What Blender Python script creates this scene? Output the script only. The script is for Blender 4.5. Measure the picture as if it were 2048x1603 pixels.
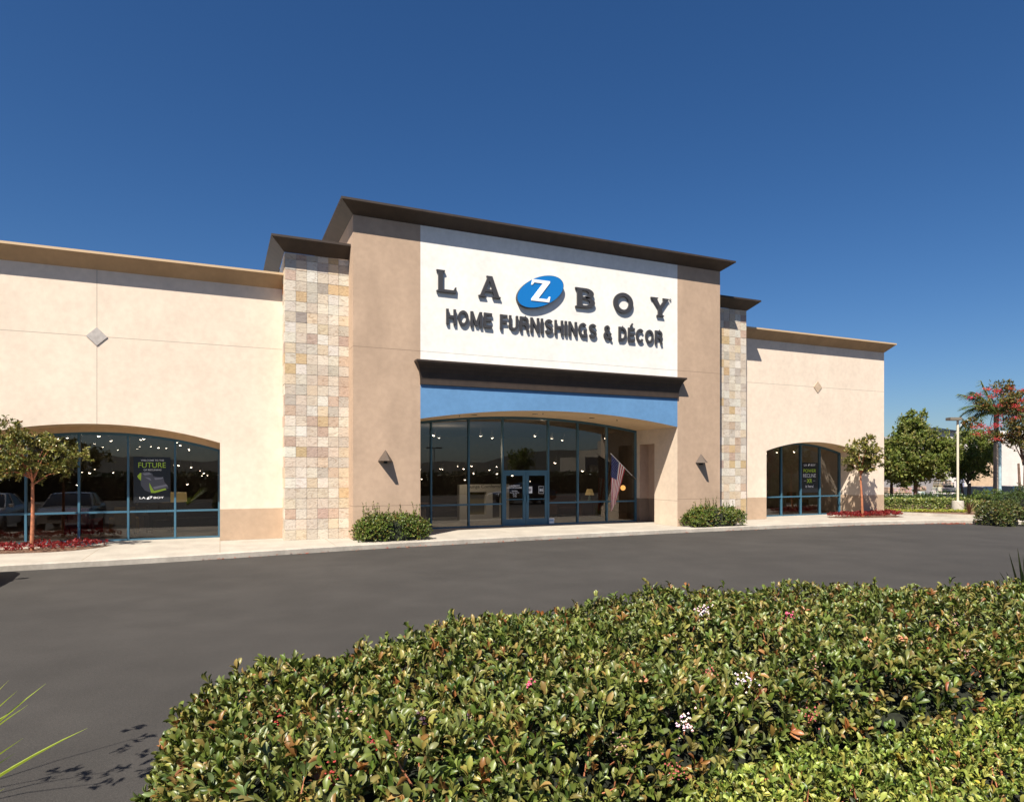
import bpy, bmesh, math, random
import numpy as np
from mathutils import Vector, Matrix
random.seed(7); rng = np.random.default_rng(11)
PI = math.pi
for o in list(bpy.data.objects): bpy.data.objects.remove(o)
scene = bpy.context.scene
COL = scene.collection

# ------------------------------------------------------------------ camera, sky, sun, exposure
EYE = 2.2; FPX = 1318.0; CXP = 1024.0; HOR = 940.0
YAW = math.atan2(CXP - 440, FPX)
cs, sn = math.cos(YAW), math.sin(YAW)
cam_d = bpy.data.cameras.new('camera'); cam = bpy.data.objects.new('camera', cam_d); COL.objects.link(cam)
cam.location = (0, 0, EYE); cam.rotation_euler = (PI/2, 0, -YAW)
cam_d.sensor_width = 36; cam_d.lens = 36*FPX/2048; cam_d.shift_y = (HOR-801.5)/2048
cam_d.clip_start = 0.05; cam_d.clip_end = 5000
scene.camera = cam
SUN = Vector((-1, -1, 1.93)).normalized()          # towards the sun
elev = math.asin(SUN.z)
world = bpy.data.worlds.new('World'); scene.world = world; world.use_nodes = True
wn = world.node_tree; bg = wn.nodes['Background']
sky = wn.nodes.new('ShaderNodeTexSky'); sky.sky_type = 'NISHITA'; sky.sun_disc = False
sky.sun_elevation = elev; sky.sun_rotation = math.atan2(SUN.x, SUN.y)
sky.altitude = 600; sky.air_density = 1.0; sky.dust_density = 1.3; sky.ozone_density = 6.0
hs = wn.nodes.new('ShaderNodeHueSaturation'); hs.inputs['Saturation'].default_value = 1.2
hs.inputs['Value'].default_value = 1.0; hs.inputs['Hue'].default_value = .504
wn.links.new(sky.outputs[0], hs.inputs['Color']); wn.links.new(hs.outputs[0], bg.inputs[0])
bg.inputs[1].default_value = 0.05
sd = bpy.data.lights.new('sun', 'SUN'); sd.energy = 5.0; sd.angle = math.radians(.5); sd.color = (1, .935, .83)
so = bpy.data.objects.new('sun', sd); COL.objects.link(so)
so.rotation_euler = SUN.to_track_quat('Z', 'Y').to_euler(); so.location = (0, 0, 50)
vs = scene.view_settings; vs.view_transform = 'Standard'; vs.look = 'None'; vs.gamma = 1
vs.exposure = 0.95; vs.use_curve_mapping = False

# ------------------------------------------------------------------ helpers
def L(r, g, b):
    f = lambda c: (c/255/12.92) if c/255 <= .04045 else ((c/255+.055)/1.055)**2.4
    return (f(r), f(g), f(b))
def ray(u):
    r = (u-CXP)/FPX; return (cs*r+sn, cs-sn*r)
def onY(u, v, Y):
    dx, dy = ray(u); t = Y/dy; return (dx*t, Y, EYE+(HOR-v)/FPX*t)
def onZ(u, v, z=0):
    dx, dy = ray(u); t = (EYE-z)*FPX/(v-HOR); return (dx*t, dy*t, z)
def atf(u, f):
    dx, dy = ray(u); return (dx*f, dy*f)
def zat(v, f): return EYE+(HOR-v)/FPX*f
def rf(r, f): return (cs*r+sn*f, -sn*r+cs*f)
ORG = {}
def org(p): return ORG.get(p.name, (0, 0, 0)) if p else (0, 0, 0)
def tag(o, label=None, cat=None, group=None, kind=None):
    for k, v in (('label', label), ('category', cat), ('group', group), ('kind', kind)):
        if v: o[k] = v
    return o
def thing(name, label, cat, loc=(0, 0, 0), rz=0, group=None):
    o = bpy.data.objects.new(name, None); COL.objects.link(o); o.location = loc; o.rotation_euler = (0, 0, rz)
    o.empty_display_size = .3
    ORG[o.name] = tuple(loc); return tag(o, label, cat, group)
def copy_thing(root, loc, rz, label, group=None):
    r = root.copy(); COL.objects.link(r); r.location = loc; r.rotation_euler = (0, 0, rz); r['label'] = label
    if group: r['group'] = group
    for ch in list(root.children):
        c = ch.copy(); COL.objects.link(c); c.parent = r
        for g in list(ch.children):
            d = g.copy(); COL.objects.link(d); d.parent = c
    return r
class MB:
    def __init__(s): s.v = []; s.f = []; s.c = []; s.cur = None
    def add(s, vs_, fs, col=None):
        n = len(s.v); s.v += [tuple(p) for p in vs_]; s.f += [tuple(i+n for i in f) for f in fs]
        s.c += [col]*len(vs_)
    def quad(s, *p, col=None): s.add(p, [tuple(range(len(p)))], col)
    def box(s, x0, x1, y0, y1, z0, z1, col=None):
        s.add([(x0,y0,z0),(x1,y0,z0),(x1,y1,z0),(x0,y1,z0),(x0,y0,z1),(x1,y0,z1),(x1,y1,z1),(x0,y1,z1)],
              [(0,3,2,1),(4,5,6,7),(0,1,5,4),(1,2,6,5),(2,3,7,6),(3,0,4,7)], col)
    def prism(s, poly, y0, y1, col=None):            # poly in (x, z), extruded along Y
        n = len(poly)
        s.add([(x, y0, z) for x, z in poly]+[(x, y1, z) for x, z in poly],
              [tuple(range(n)), tuple(range(2*n-1, n-1, -1))]+[(i, (i+1) % n+0, (i+1) % n+n, i+n)[::-1] for i in range(n)], col)
    def tube(s, pts, rad, n=8, cap=True, col=None):
        pts = [Vector(p) for p in pts]
        if not hasattr(rad, '__len__'): rad = [rad]*len(pts)
        vs_ = []; fs = []; up = Vector((0, 0, 1))
        a = None
        for i, p in enumerate(pts):
            d = (pts[min(i+1, len(pts)-1)]-pts[max(i-1, 0)]).normalized()
            if a is None: a = d.cross(up if abs(d.z) < .9 else Vector((1, 0, 0))).normalized()
            a = (a-d*a.dot(d)).normalized(); b = d.cross(a)
            for k in range(n):
                t = 2*PI*k/n; vs_.append(p+(a*math.cos(t)+b*math.sin(t))*rad[i])
        for i in range(len(pts)-1):
            for k in range(n):
                q = (k+1) % n; fs.append((i*n+k, i*n+q, (i+1)*n+q, (i+1)*n+k))
        if cap: fs += [tuple(range(n-1, -1, -1)), tuple(range((len(pts)-1)*n, len(pts)*n))]
        s.add(vs_, fs, col)
    def lathe(s, prof, c=(0, 0, 0), n=20, axis='Z', col=None):   # prof (r, h)
        vs_ = []; fs = []
        for r, h in prof:
            for k in range(n):
                t = 2*PI*k/n; x, y = r*math.cos(t), r*math.sin(t)
                p = {'Z': (x, y, h), 'X': (h, x, y), 'Y': (x, h, y)}[axis]
                vs_.append((p[0]+c[0], p[1]+c[1], p[2]+c[2]))
        for i in range(len(prof)-1):
            for k in range(n):
                q = (k+1) % n; fs.append((i*n+k, i*n+q, (i+1)*n+q, (i+1)*n+k))
        fs += [tuple(range(n-1, -1, -1)), tuple(range((len(prof)-1)*n, len(prof)*n))]
        s.add(vs_, fs, col)
    def build(s, name, m, parent=None, smooth=False, bevel=0, local=False, fixn=True):
        o3 = (0, 0, 0) if local else org(parent)
        me = bpy.data.meshes.new(name); me.from_pydata([(a-o3[0], b-o3[1], c-o3[2]) for a, b, c in s.v], [], s.f)
        if any(c is not None for c in s.c):
            at = me.color_attributes.new('col', 'FLOAT_COLOR', 'POINT')
            at.data.foreach_set('color', np.array([(*(c or (.5, .5, .5)), 1) for c in s.c], dtype=np.float32).ravel())
        if fixn:
            b = bmesh.new(); b.from_mesh(me); bmesh.ops.recalc_face_normals(b, faces=b.faces); b.to_mesh(me); b.free()
        me.update()
        if smooth: me.polygons.foreach_set('use_smooth', [True]*len(me.polygons))
        o = bpy.data.objects.new(name, me); COL.objects.link(o)
        if parent: o.parent = parent; ORG[o.name] = o3 if not local else (0, 0, 0)
        if m:
            me.materials.append(m)
        if bevel:
            md = o.modifiers.new('bevel', 'BEVEL'); md.width = bevel; md.segments = 2; md.limit_method = 'ANGLE'
        if smooth:
            md = o.modifiers.new('es', 'EDGE_SPLIT'); md.split_angle = math.radians(40)
        return o

# ------------------------------------------------------------------ materials
def nodes(name):
    m = bpy.data.materials.new(name); m.use_nodes = True; t = m.node_tree
    return m, t, t.nodes['Principled BSDF'], t.nodes.new, t.links.new
def mat(name, col, rough=.6, metal=0, var=.0, scale=3, bump=0, bscale=60, spec=.5, attr=False, stain=0, coat=0, fine=0, fscale=90):
    m, t, p, N, K = nodes(name)
    p.inputs['Base Color'].default_value = (*col, 1); p.inputs['Roughness'].default_value = rough
    p.inputs['Metallic'].default_value = metal; p.inputs['Specular IOR Level'].default_value = spec
    p.inputs['Coat Weight'].default_value = coat
    tc = N('ShaderNodeNewGeometry'); out = None
    if attr:
        a = N('ShaderNodeAttribute'); a.attribute_name = 'col'; out = a.outputs['Color']
    if var:
        n = N('ShaderNodeTexNoise'); n.inputs['Scale'].default_value = scale; n.inputs['Detail'].default_value = 5
        K(tc.outputs['Position'], n.inputs['Vector'])
        r = N('ShaderNodeMapRange'); r.inputs['From Min'].default_value = .3; r.inputs['From Max'].default_value = .7
        r.inputs['To Min'].default_value = 1-var; r.inputs['To Max'].default_value = 1+var; K(n.outputs[0], r.inputs['Value'])
        x = N('ShaderNodeMix'); x.data_type = 'RGBA'; x.blend_type = 'MULTIPLY'; x.inputs['Factor'].default_value = 1
        if out: K(out, x.inputs['A'])
        else: x.inputs['A'].default_value = (*col, 1)
        K(r.outputs[0], x.inputs['B']); out = x.outputs['Result']
        if stain:
            n2 = N('ShaderNodeTexNoise'); n2.inputs['Scale'].default_value = .7; n2.inputs['Detail'].default_value = 6
            mp = N('ShaderNodeMapping'); mp.inputs['Scale'].default_value = (1.6, 1.6, .35)
            K(tc.outputs['Position'], mp.inputs['Vector']); K(mp.outputs[0], n2.inputs['Vector'])
            r2 = N('ShaderNodeMapRange'); r2.inputs['From Min'].default_value = .4; r2.inputs['From Max'].default_value = .65
            r2.inputs['To Min'].default_value = 1-stain; r2.inputs['To Max'].default_value = 1; K(n2.outputs[0], r2.inputs['Value'])
            x2 = N('ShaderNodeMix'); x2.data_type = 'RGBA'; x2.blend_type = 'MULTIPLY'; x2.inputs['Factor'].default_value = 1
            K(out, x2.inputs['A']); K(r2.outputs[0], x2.inputs['B']); out = x2.outputs['Result']
    if fine:
        n3 = N('ShaderNodeTexNoise'); n3.inputs['Scale'].default_value = fscale; n3.inputs['Detail'].default_value = 3; K(tc.outputs['Position'], n3.inputs['Vector'])
        r3 = N('ShaderNodeMapRange'); r3.inputs['From Min'].default_value = .3; r3.inputs['From Max'].default_value = .7
        r3.inputs['To Min'].default_value = 1-fine; r3.inputs['To Max'].default_value = 1+fine; K(n3.outputs[0], r3.inputs['Value'])
        x3 = N('ShaderNodeMix'); x3.data_type = 'RGBA'; x3.blend_type = 'MULTIPLY'; x3.inputs['Factor'].default_value = 1
        K(out, x3.inputs['A']); K(r3.outputs[0], x3.inputs['B']); out = x3.outputs['Result']
    if out: K(out, p.inputs['Base Color'])
    if bump:
        n = N('ShaderNodeTexNoise'); n.inputs['Scale'].default_value = bscale; n.inputs['Detail'].default_value = 4
        K(tc.outputs['Position'], n.inputs['Vector'])
        b = N('ShaderNodeBump'); b.inputs['Strength'].default_value = bump; b.inputs['Distance'].default_value = .01
        K(n.outputs[0], b.inputs['Height']); K(b.outputs[0], p.inputs['Normal'])
    return m
def leafmat(name, rough=.38, trans=.25, spec=.5):
    m, t, p, N, K = nodes(name)
    a = N('ShaderNodeAttribute'); a.attribute_name = 'col'
    K(a.outputs['Color'], p.inputs['Base Color']); p.inputs['Roughness'].default_value = rough
    p.inputs['Specular IOR Level'].default_value = spec
    tr = N('ShaderNodeBsdfTranslucent'); mx = N('ShaderNodeMixShader'); mx.inputs[0].default_value = trans
    h = N('ShaderNodeHueSaturation'); h.inputs['Value'].default_value = 1.5; h.inputs['Saturation'].default_value = 1.1
    K(a.outputs['Color'], h.inputs['Color']); K(h.outputs[0], tr.inputs['Color'])
    K(p.outputs[0], mx.inputs[1]); K(tr.outputs[0], mx.inputs[2]); K(mx.outputs[0], t.nodes['Material Output'].inputs[0])
    return m
def glassmat(name, tint, refl=1.0, ior=1.6):
    m, t, p, N, K = nodes(name); t.nodes.remove(p)
    tr = N('ShaderNodeBsdfTransparent'); tr.inputs[0].default_value = (*tint, 1)
    gl = N('ShaderNodeBsdfGlossy'); gl.inputs['Roughness'].default_value = 0.0; gl.inputs[0].default_value = (refl, refl, refl, 1)
    fr = N('ShaderNodeFresnel'); fr.inputs['IOR'].default_value = ior
    mx = N('ShaderNodeMixShader'); K(fr.outputs[0], mx.inputs[0]); K(tr.outputs[0], mx.inputs[1]); K(gl.outputs[0], mx.inputs[2])
    K(mx.outputs[0], t.nodes['Material Output'].inputs[0]); return m
def emit(name, col, s):
    m, t, p, N, K = nodes(name)
    p.inputs['Base Color'].default_value = (*col, 1)
    p.inputs['Emission Color'].default_value = (*col, 1); p.inputs['Emission Strength'].default_value = s
    return m
def stucco(name, col, joints=(), vj=None, var=.035, stain=.05):
    """rendered wall with scored control joints at given heights and, if asked, one vertical score line"""
    m = mat(name, col, .9, var=var, scale=1.3, bump=.45, bscale=38, spec=.15, stain=stain, fine=.05, fscale=6)
    t = m.node_tree; N = t.nodes.new; K = t.links.new; p = t.nodes['Principled BSDF']
    src = p.inputs['Base Color'].links[0].from_socket
    g = N('ShaderNodeNewGeometry'); sx = N('ShaderNodeSeparateXYZ'); K(g.outputs['Position'], sx.inputs[0])
    acc = None
    for ax, val in [('Z', z) for z in joints]+([('X', vj)] if vj is not None else []):
        a = N('ShaderNodeMath'); a.operation = 'SUBTRACT'; K(sx.outputs[ax], a.inputs[0]); a.inputs[1].default_value = val
        b = N('ShaderNodeMath'); b.operation = 'ABSOLUTE'; K(a.outputs[0], b.inputs[0])
        c = N('ShaderNodeMath'); c.operation = 'LESS_THAN'; K(b.outputs[0], c.inputs[0]); c.inputs[1].default_value = .010
        if acc is None: acc = c.outputs[0]
        else:
            d = N('ShaderNodeMath'); d.operation = 'MAXIMUM'; K(acc, d.inputs[0]); K(c.outputs[0], d.inputs[1]); acc = d.outputs[0]
    if acc:
        x = N('ShaderNodeMix'); x.data_type = 'RGBA'; K(acc, x.inputs['Factor']); K(src, x.inputs['A'])
        x.inputs['B'].default_value = (*[c*.58 for c in col], 1); K(x.outputs['Result'], p.inputs['Base Color'])
    return m

CREAM = (.715, .59, .472); TAN = (.46, .33, .235)
M = {}
M['cream'] = stucco('cream_stucco', CREAM, (6.12,))
M['cream_v'] = stucco('cream_stucco_scored', CREAM, (6.12,), -3.3)
M['reveal'] = stucco('reveal_stucco', (.62, .50, .385), (1.0,))
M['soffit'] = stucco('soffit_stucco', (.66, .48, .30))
M['dado'] = stucco('dado_tan', (.45, .325, .225))
M['tan'] = stucco('tan_stucco', TAN, (1.06, 6.12), var=.05, stain=.12)
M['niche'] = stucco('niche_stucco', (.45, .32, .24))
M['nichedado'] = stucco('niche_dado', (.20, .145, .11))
M['white'] = stucco('white_stucco', (.78, .745, .69), (6.12,))
M['blue'] = stucco('blue_stucco', (.115, .245, .43))
M['brown'] = mat('dark_brown_trim', (.040, .026, .018), .6, var=.2, scale=4)
M['gold'] = stucco('ochre_trim', (.42, .285, .165), var=.1)
M['goldcap'] = mat('ochre_cap', (.52, .37, .22), .6)
M['roof'] = mat('roof_membrane', (.4, .4, .4), .9)
M['teal'] = mat('blue_frame_paint', (.042, .118, .175), .5, metal=0, var=.1, scale=2)
M['glass'] = glassmat('window_glass', (.42, .43, .42), ior=1.85)
M['carglass'] = glassmat('car_glass', (.08, .09, .09), ior=1.5)
M['black'] = mat('black_paint', (.012, .012, .013), .4)
M['letter'] = mat('letter_metal', (.045, .043, .045), .45)
M['letterside'] = mat('letter_side', (.008, .008, .008), .5)
M['whitepaint'] = mat('white_face', (.85, .85, .85), .4)
M['signblue'] = mat('sign_blue', (.008, .16, .46), .35)
M['asphalt'] = mat('asphalt', (.044, .040, .036), .85, var=.13, scale=.35, bump=.5, bscale=120, spec=.3, stain=.14, fine=.28, fscale=85)
M['concrete'] = mat('concrete', (.385, .345, .29), .85, var=.06, scale=2.2, bump=.3, bscale=90, spec=.2, stain=.14, fine=.07, fscale=14)
M['kerb'] = mat('kerb_concrete', (.43, .385, .325), .85, var=.12, scale=2, bump=.3, bscale=70, spec=.2, stain=.2, fine=.08, fscale=12)
M['bark'] = mat('bark', (.16, .10, .07), .9, var=.35, scale=14, bump=.8, bscale=40)
M['redbark'] = mat('red_bark', (.36, .13, .06), .7, var=.35, scale=12, bump=.5, bscale=40)
M['soil'] = mat('mulch', (.16, .09, .055), .95, var=.4, scale=25, bump=1, bscale=60)
M['leaf'] = leafmat('glossy_leaf', .40, .10, .40); M['leafm'] = leafmat('matte_leaf', .5, .3, .35)
M['core'] = mat('inner_shade_dark', (.010, .013, .005), .95, var=.6, scale=30, bump=1, bscale=40)  # near-black: the shade deep inside foliage is put into this colour
M['attr'] = mat('painted', (.5, .5, .5), .6, attr=True)
M['chrome'] = mat('chrome', (.6, .6, .6), .15, metal=1)
M['rubber'] = mat('rubber', (.015, .015, .015), .8)
M['spot'] = emit('spot_light', (1, .80, .58), 14.0); M['spot'].cycles.emission_sampling = 'NONE'
M['shade'] = emit('lamp_shade_lit', (.75, .5, .2), .22)
M['bulb'] = emit('warm_bulb', (1, .45, .12), 1.6)

# ------------------------------------------------------------------ foliage tools (numpy leaves)
def tmpl(kind):
    if kind == 'full':
        rows = [(0, .05, 0), (.3, .62, .05), (.62, 1, .06), (.87, .72, .0)]
        v = [];
        for y, w, z in rows: v += [(-w*.5, y, z+.14*w), (0, y, z), (w*.5, y, z+.14*w)]
        v.append((0, 1, -.06)); f = []
        for i in range(3):
            a = 3*i; f += [(a, a+1, a+4, a+3), (a+1, a+2, a+5, a+4)]
        f += [(9, 10, 12), (10, 11, 12)]
    elif kind == 'kite':
        v = [(0, 0, 0), (-.5, .5, .1), (0, .55, 0), (.5, .5, .1), (0, 1, -.05)]; f = [(0, 2, 1), (0, 3, 2), (1, 2, 4), (2, 3, 4)]
    else:
        v = [(0, 0, 0), (-.5, .55, .05), (0, 1, 0), (.5, .55, .05)]; f = [(0, 3, 2, 1)]
    return np.array(v, float), f
def unit(a): return a/np.maximum(np.linalg.norm(a, axis=1, keepdims=True), 1e-9)
def leaf_arrays(C, D, Nn, Ln, W, col, kind):
    T, F = tmpl(kind); S = unit(np.cross(D, Nn)); Nn = np.cross(S, D)
    V = (C[:, None]+S[:, None]*(T[None, :, 0:1]*W[:, None, None])+D[:, None]*(T[None, :, 1:2]*Ln[:, None, None])
         + Nn[:, None]*(T[None, :, 2:3]*Ln[:, None, None]))
    return V.reshape(-1, 3), F, len(T), np.repeat(col, len(T), 0), len(C)
def leaf_mesh(name, parts, m, parent=None, smooth=True):
    o3 = np.array(org(parent)); Vs = []; Cs = []; loops = []; starts = []; tot = []; base = 0; ls = 0
    for V, F, n, c, cnt in parts:
        Vs.append(V); Cs.append(c)
        off = base+np.arange(cnt)[:, None]*n
        for f in F:
            idx = (off+np.array(f)[None]).ravel(); loops.append(idx); k = len(f)
            starts.append(ls+np.arange(cnt)*k); tot.append(np.full(cnt, k)); ls += cnt*k
        base += len(V)
    V = np.concatenate(Vs)-o3; c = np.concatenate(Cs); loops = np.concatenate(loops)
    starts = np.concatenate(starts); tot = np.concatenate(tot)
    me = bpy.data.meshes.new(name); me.vertices.add(len(V)); me.vertices.foreach_set('co', V.astype(np.float32).ravel())
    me.loops.add(len(loops)); me.loops.foreach_set('vertex_index', loops.astype(np.int32))
    me.polygons.add(len(starts)); me.polygons.foreach_set('loop_start', starts.astype(np.int32))
    try: me.polygons.foreach_set('loop_total', tot.astype(np.int32))
    except Exception: pass
    me.update(calc_edges=True)
    at = me.color_attributes.new('col', 'FLOAT_COLOR', 'POINT')
    at.data.foreach_set('color', np.concatenate([c, np.ones((len(c), 1))], 1).astype(np.float32).ravel())
    if smooth: me.polygons.foreach_set('use_smooth', np.ones(len(starts), bool))
    me.materials.append(m); o = bpy.data.objects.new(name, me); COL.objects.link(o)
    if parent: o.parent = parent; ORG[o.name] = tuple(o3)
    return o
def palette(n, cols, w, jit=.25):
    cols = np.array(cols); k = rng.choice(len(cols), n, p=np.array(w)/sum(w))
    return np.clip(cols[k]*(1+jit*rng.normal(size=(n, 1)))*(1+.08*rng.normal(size=(n, 3))), .003, 1)
def randdir(n): return unit(rng.normal(size=(n, 3)))
def rosettes(P, A, per, Ln, wr, cols, w, kind, spread=(.35, 1.25), bias=None):
    """P centres, A axes: whorls of leaves at shoot tips"""
    n = len(P); C = np.repeat(P, per, 0); A = np.repeat(A, per, 0); N = n*per
    R = randdir(N); R = unit(R-A*np.sum(R*A, 1, keepdims=True))
    th = rng.uniform(*spread, size=(N, 1)); D = unit(A*np.cos(th)+R*np.sin(th)+.12*rng.normal(size=(N, 3)))
    Nn = unit(A*np.sin(th)-R*np.cos(th)+.35*rng.normal(size=(N, 3)))
    ll = Ln*rng.uniform(.55, 1.15, N); C = C+A*rng.uniform(-.5, .35, (N, 1))*Ln
    shoot = np.repeat(palette(n, cols, w, .15), per, 0)
    col = np.clip(.55*shoot+.45*palette(N, cols, w, .2), 0.003, 1)
    return leaf_arrays(C, D, Nn, ll, ll*wr*rng.uniform(.85, 1.15, N), col, kind)

GREEN = [(.055, .085, .018), (.085, .115, .028), (.035, .06, .016), (.14, .14, .04), (.17, .09, .03), (.20, .07, .03)]
GW = [4, 4, 3, 1.2, .5, .2]

def crown_points(ells, n, fill=.55, cl=.2, ncl=40):
    pts = []; ax = []
    vol = [e[3]*e[4]*e[5] for e in ells]
    for e, v in zip(ells, vol):
        k = max(3, int(ncl*v/sum(vol))); c = np.array(e[:3]); r = np.array(e[3:6])
        d = randdir(k)*np.cbrt(rng.uniform(fill**3, 1, (k, 1))); cc = c+d*r
        m = int(n*v/sum(vol)); idx = rng.integers(0, k, m)
        g = rng.normal(size=(m, 3))*cl*r.mean(); p = cc[idx]+g
        pts.append(p); ax.append(unit(unit(p-c)*.6+unit(g)*.7+np.array([0, 0, .35])))
    return np.concatenate(pts), np.concatenate(ax)
def tree(name, label, cat, loc, h0, trunk_r, ells, n, per, Ln, wr, cols=GREEN, w=GW, kind='kite', bark='bark', ncl=45, cl=.2,
         lean=(0, 0), stems=1, group=None, fill=.5, m='leafm', extra=None):
    root = thing(name, label, cat, loc, group=group); x, y, z = loc
    E = [(x+e[0], y+e[1], z+e[2], *e[3:]) for e in ells]
    P, A = crown_points(E, n, fill, cl, ncl)
    leaf_mesh('crown', [rosettes(P, A, per, Ln, wr, cols, w, kind)], M[m], root)
    b = MB(); top = Vector((x+lean[0], y+lean[1], z+h0))
    for s in range(stems):
        o = Vector(((s-(stems-1)/2)*trunk_r*3, random.uniform(-.1, .1) if stems > 1 else 0, 0))
        b.tube([Vector((x, y, z-.05))+o, Vector((x+lean[0]*.4, y+lean[1]*.4, z+h0*.5))+o*1.3+Vector((random.uniform(-.03, .03),)*3), top+o*2],
               [trunk_r*1.25, trunk_r, trunk_r*.8], 9)
    for k in range(16):
        t = Vector(P[rng.integers(0, len(P))]); s = top+Vector((0, 0, random.uniform(-.1, .3)*h0*.4))
        mid = s.lerp(t, .5)+Vector((0, 0, .12*(t-s).length)); b.tube([s, mid, t], [trunk_r*.5, trunk_r*.3, trunk_r*.08], 5, False)
    b.build('trunk', M[bark], root, smooth=True)
    return root, P, A
def shrub(name, label, cat, loc, rx, ry, rz, n, per, Ln, wr, cols=GREEN, w=GW, kind='kite', m='leaf', box=.6, shoots=0, rot=0, group=None, core=True, ck=.8, jit=.05):
    root = thing(name, label, cat, loc, group=group)
    d = randdir(n); d[:, 2] = np.abs(d[:, 2]); q = np.sign(d)*np.abs(d)**box; q /= np.maximum(np.max(np.abs(q), 1, keepdims=True), np.linalg.norm(q, axis=1, keepdims=True)*.8)
    if box < .3:
        q = rng.uniform(-1, 1, (n, 3)); q[:, 2] = (q[:, 2]+1)/2; fc_ = rng.choice(3, n, p=[.12, .38, .5]); sg_ = np.sign(rng.uniform(-1, 1, n))
        q[fc_ == 0, 0] = sg_[fc_ == 0]; q[fc_ == 1, 1] = sg_[fc_ == 1]; q[fc_ == 2, 2] = 1
    bl = 1+(.02 if box < .3 else .10)*np.sin(q[:, :1]*6+loc[0])*np.cos(q[:, 1:2]*5)+.05*rng.normal(size=(n, 1))
    ca, sa = math.cos(rot), math.sin(rot)
    loc_ = q*bl*np.array([rx, ry, rz]); loc_ -= unit(loc_)*rng.exponential(jit, (n, 1))
    nr = unit(q/np.array([rx, ry, rz])); R = np.array([[ca, sa, 0], [-sa, ca, 0], [0, 0, 1]])
    P = loc_@R+np.array(loc); A = unit(nr@R+np.array([0, 0, .5])+.35*rng.normal(size=(n, 3)))
    parts = [rosettes(P, A, per, Ln, wr, cols, w, kind)]; st = MB()
    if shoots:
        for k in range(shoots):
            px, py = random.uniform(-.85, .85)*rx, random.uniform(-.5, .5)*ry
            bx, by = px*ca-py*sa+loc[0], px*sa+py*ca+loc[1]; hh = rz*random.uniform(1.1, 1.6); z0 = loc[2]+rz*.75
            tip = (bx+random.uniform(-.12, .12), by+random.uniform(-.1, .1), loc[2]+hh)
            st.tube([(bx, by, z0), ((bx+tip[0])/2+.02, (by+tip[1])/2, (z0+tip[2])/2), tip], [.006, .005, .003], 4, False)
            m_ = 12; t = np.linspace(0, 1, m_)[:, None]; pp = np.array([(bx, by, z0)])*(1-t)+np.array([tip])*t
            parts.append(rosettes(pp, np.tile([[0, 0, 1.]], (m_, 1)), 3, Ln*.95, wr, cols, w, kind))
    leaf_mesh('foliage', parts, M[m], root)
    if st.v: st.build('shoots', M['bark'], root)
    if core:
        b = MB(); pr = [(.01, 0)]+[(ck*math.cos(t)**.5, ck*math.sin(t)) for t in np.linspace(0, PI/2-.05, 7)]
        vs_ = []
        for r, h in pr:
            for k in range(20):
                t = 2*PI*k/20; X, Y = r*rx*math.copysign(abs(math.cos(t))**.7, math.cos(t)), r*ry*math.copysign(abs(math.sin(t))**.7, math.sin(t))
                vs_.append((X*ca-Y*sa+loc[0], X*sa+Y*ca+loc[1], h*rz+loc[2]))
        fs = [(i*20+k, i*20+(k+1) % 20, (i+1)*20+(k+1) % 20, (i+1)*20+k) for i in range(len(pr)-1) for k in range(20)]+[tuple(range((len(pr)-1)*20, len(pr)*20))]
        b.add(vs_, fs); b.build('inner_shade_core', M['core'], root, smooth=True)  # solid dark hull standing for the shaded inside of the shrub
    return root

# ------------------------------------------------------------------ terrain, road, pavement
def gz(x, y):
    s = min(max((x-37)/12, 0), 1); return -.15-.95*s*s*(3-2*s)
b = MB(); xs = [-1500, -400, -100, -40, -20, -10, 0, 10, 20, 30, 34, 37, 39, 41, 43, 45, 47, 49, 55, 70, 100, 250, 600, 1500]
ys = [-1500, -500, -150, -60, -30, -15, 0, 15, 30, 60, 120, 300, 1500]
n = len(ys); b.add([(x, y, gz(x, y)) for x in xs for y in ys], [(i*n+j, (i+1)*n+j, (i+1)*n+j+1, i*n+j+1) for i in range(len(xs)-1) for j in range(n-1)])
tag(b.build('road', M['asphalt']), kind='structure')

KERB = [(-18, 18.6), (-12, 18.65), (-4.66, 18.75), (-2.5, 18.86), (-.48, 19.05), (3.49, 19.6), (5.82, 19.82), (10.28, 20.0), (16.77, 20.08),
        (21.86, 19.95), (25, 19.75), (27.31, 19.4), (29.2, 18.95), (30.28, 18.5), (31.0, 17.9), (32, 17.05), (34, 15.8), (37, 14.4)]
def offset(pl, d):
    out = []
    for i, p in enumerate(pl):
        a = Vector(pl[max(i-1, 0)]); c = Vector(pl[min(i+1, len(pl)-1)]); t = (c-a).normalized(); out.append((p[0]-t.y*d, p[1]+t.x*d))
    return out
K1 = offset(KERB, .03); K2 = offset(KERB, .16)
b = MB(); n = len(KERB)
prof = [[(x, y, -.25) for x, y in KERB], [(x, y, -.02) for x, y in KERB], [(x, y, .0) for x, y in K1], [(x, y, .0) for x, y in K2], [(x, y, -.2) for x, y in K2]]
b.add([p for row in prof for p in row], [(r*n+i, r*n+i+1, (r+1)*n+i+1, (r+1)*n+i) for r in range(4) for i in range(n-1)])
tag(b.build('kerb', M['kerb']), kind='structure')
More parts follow.
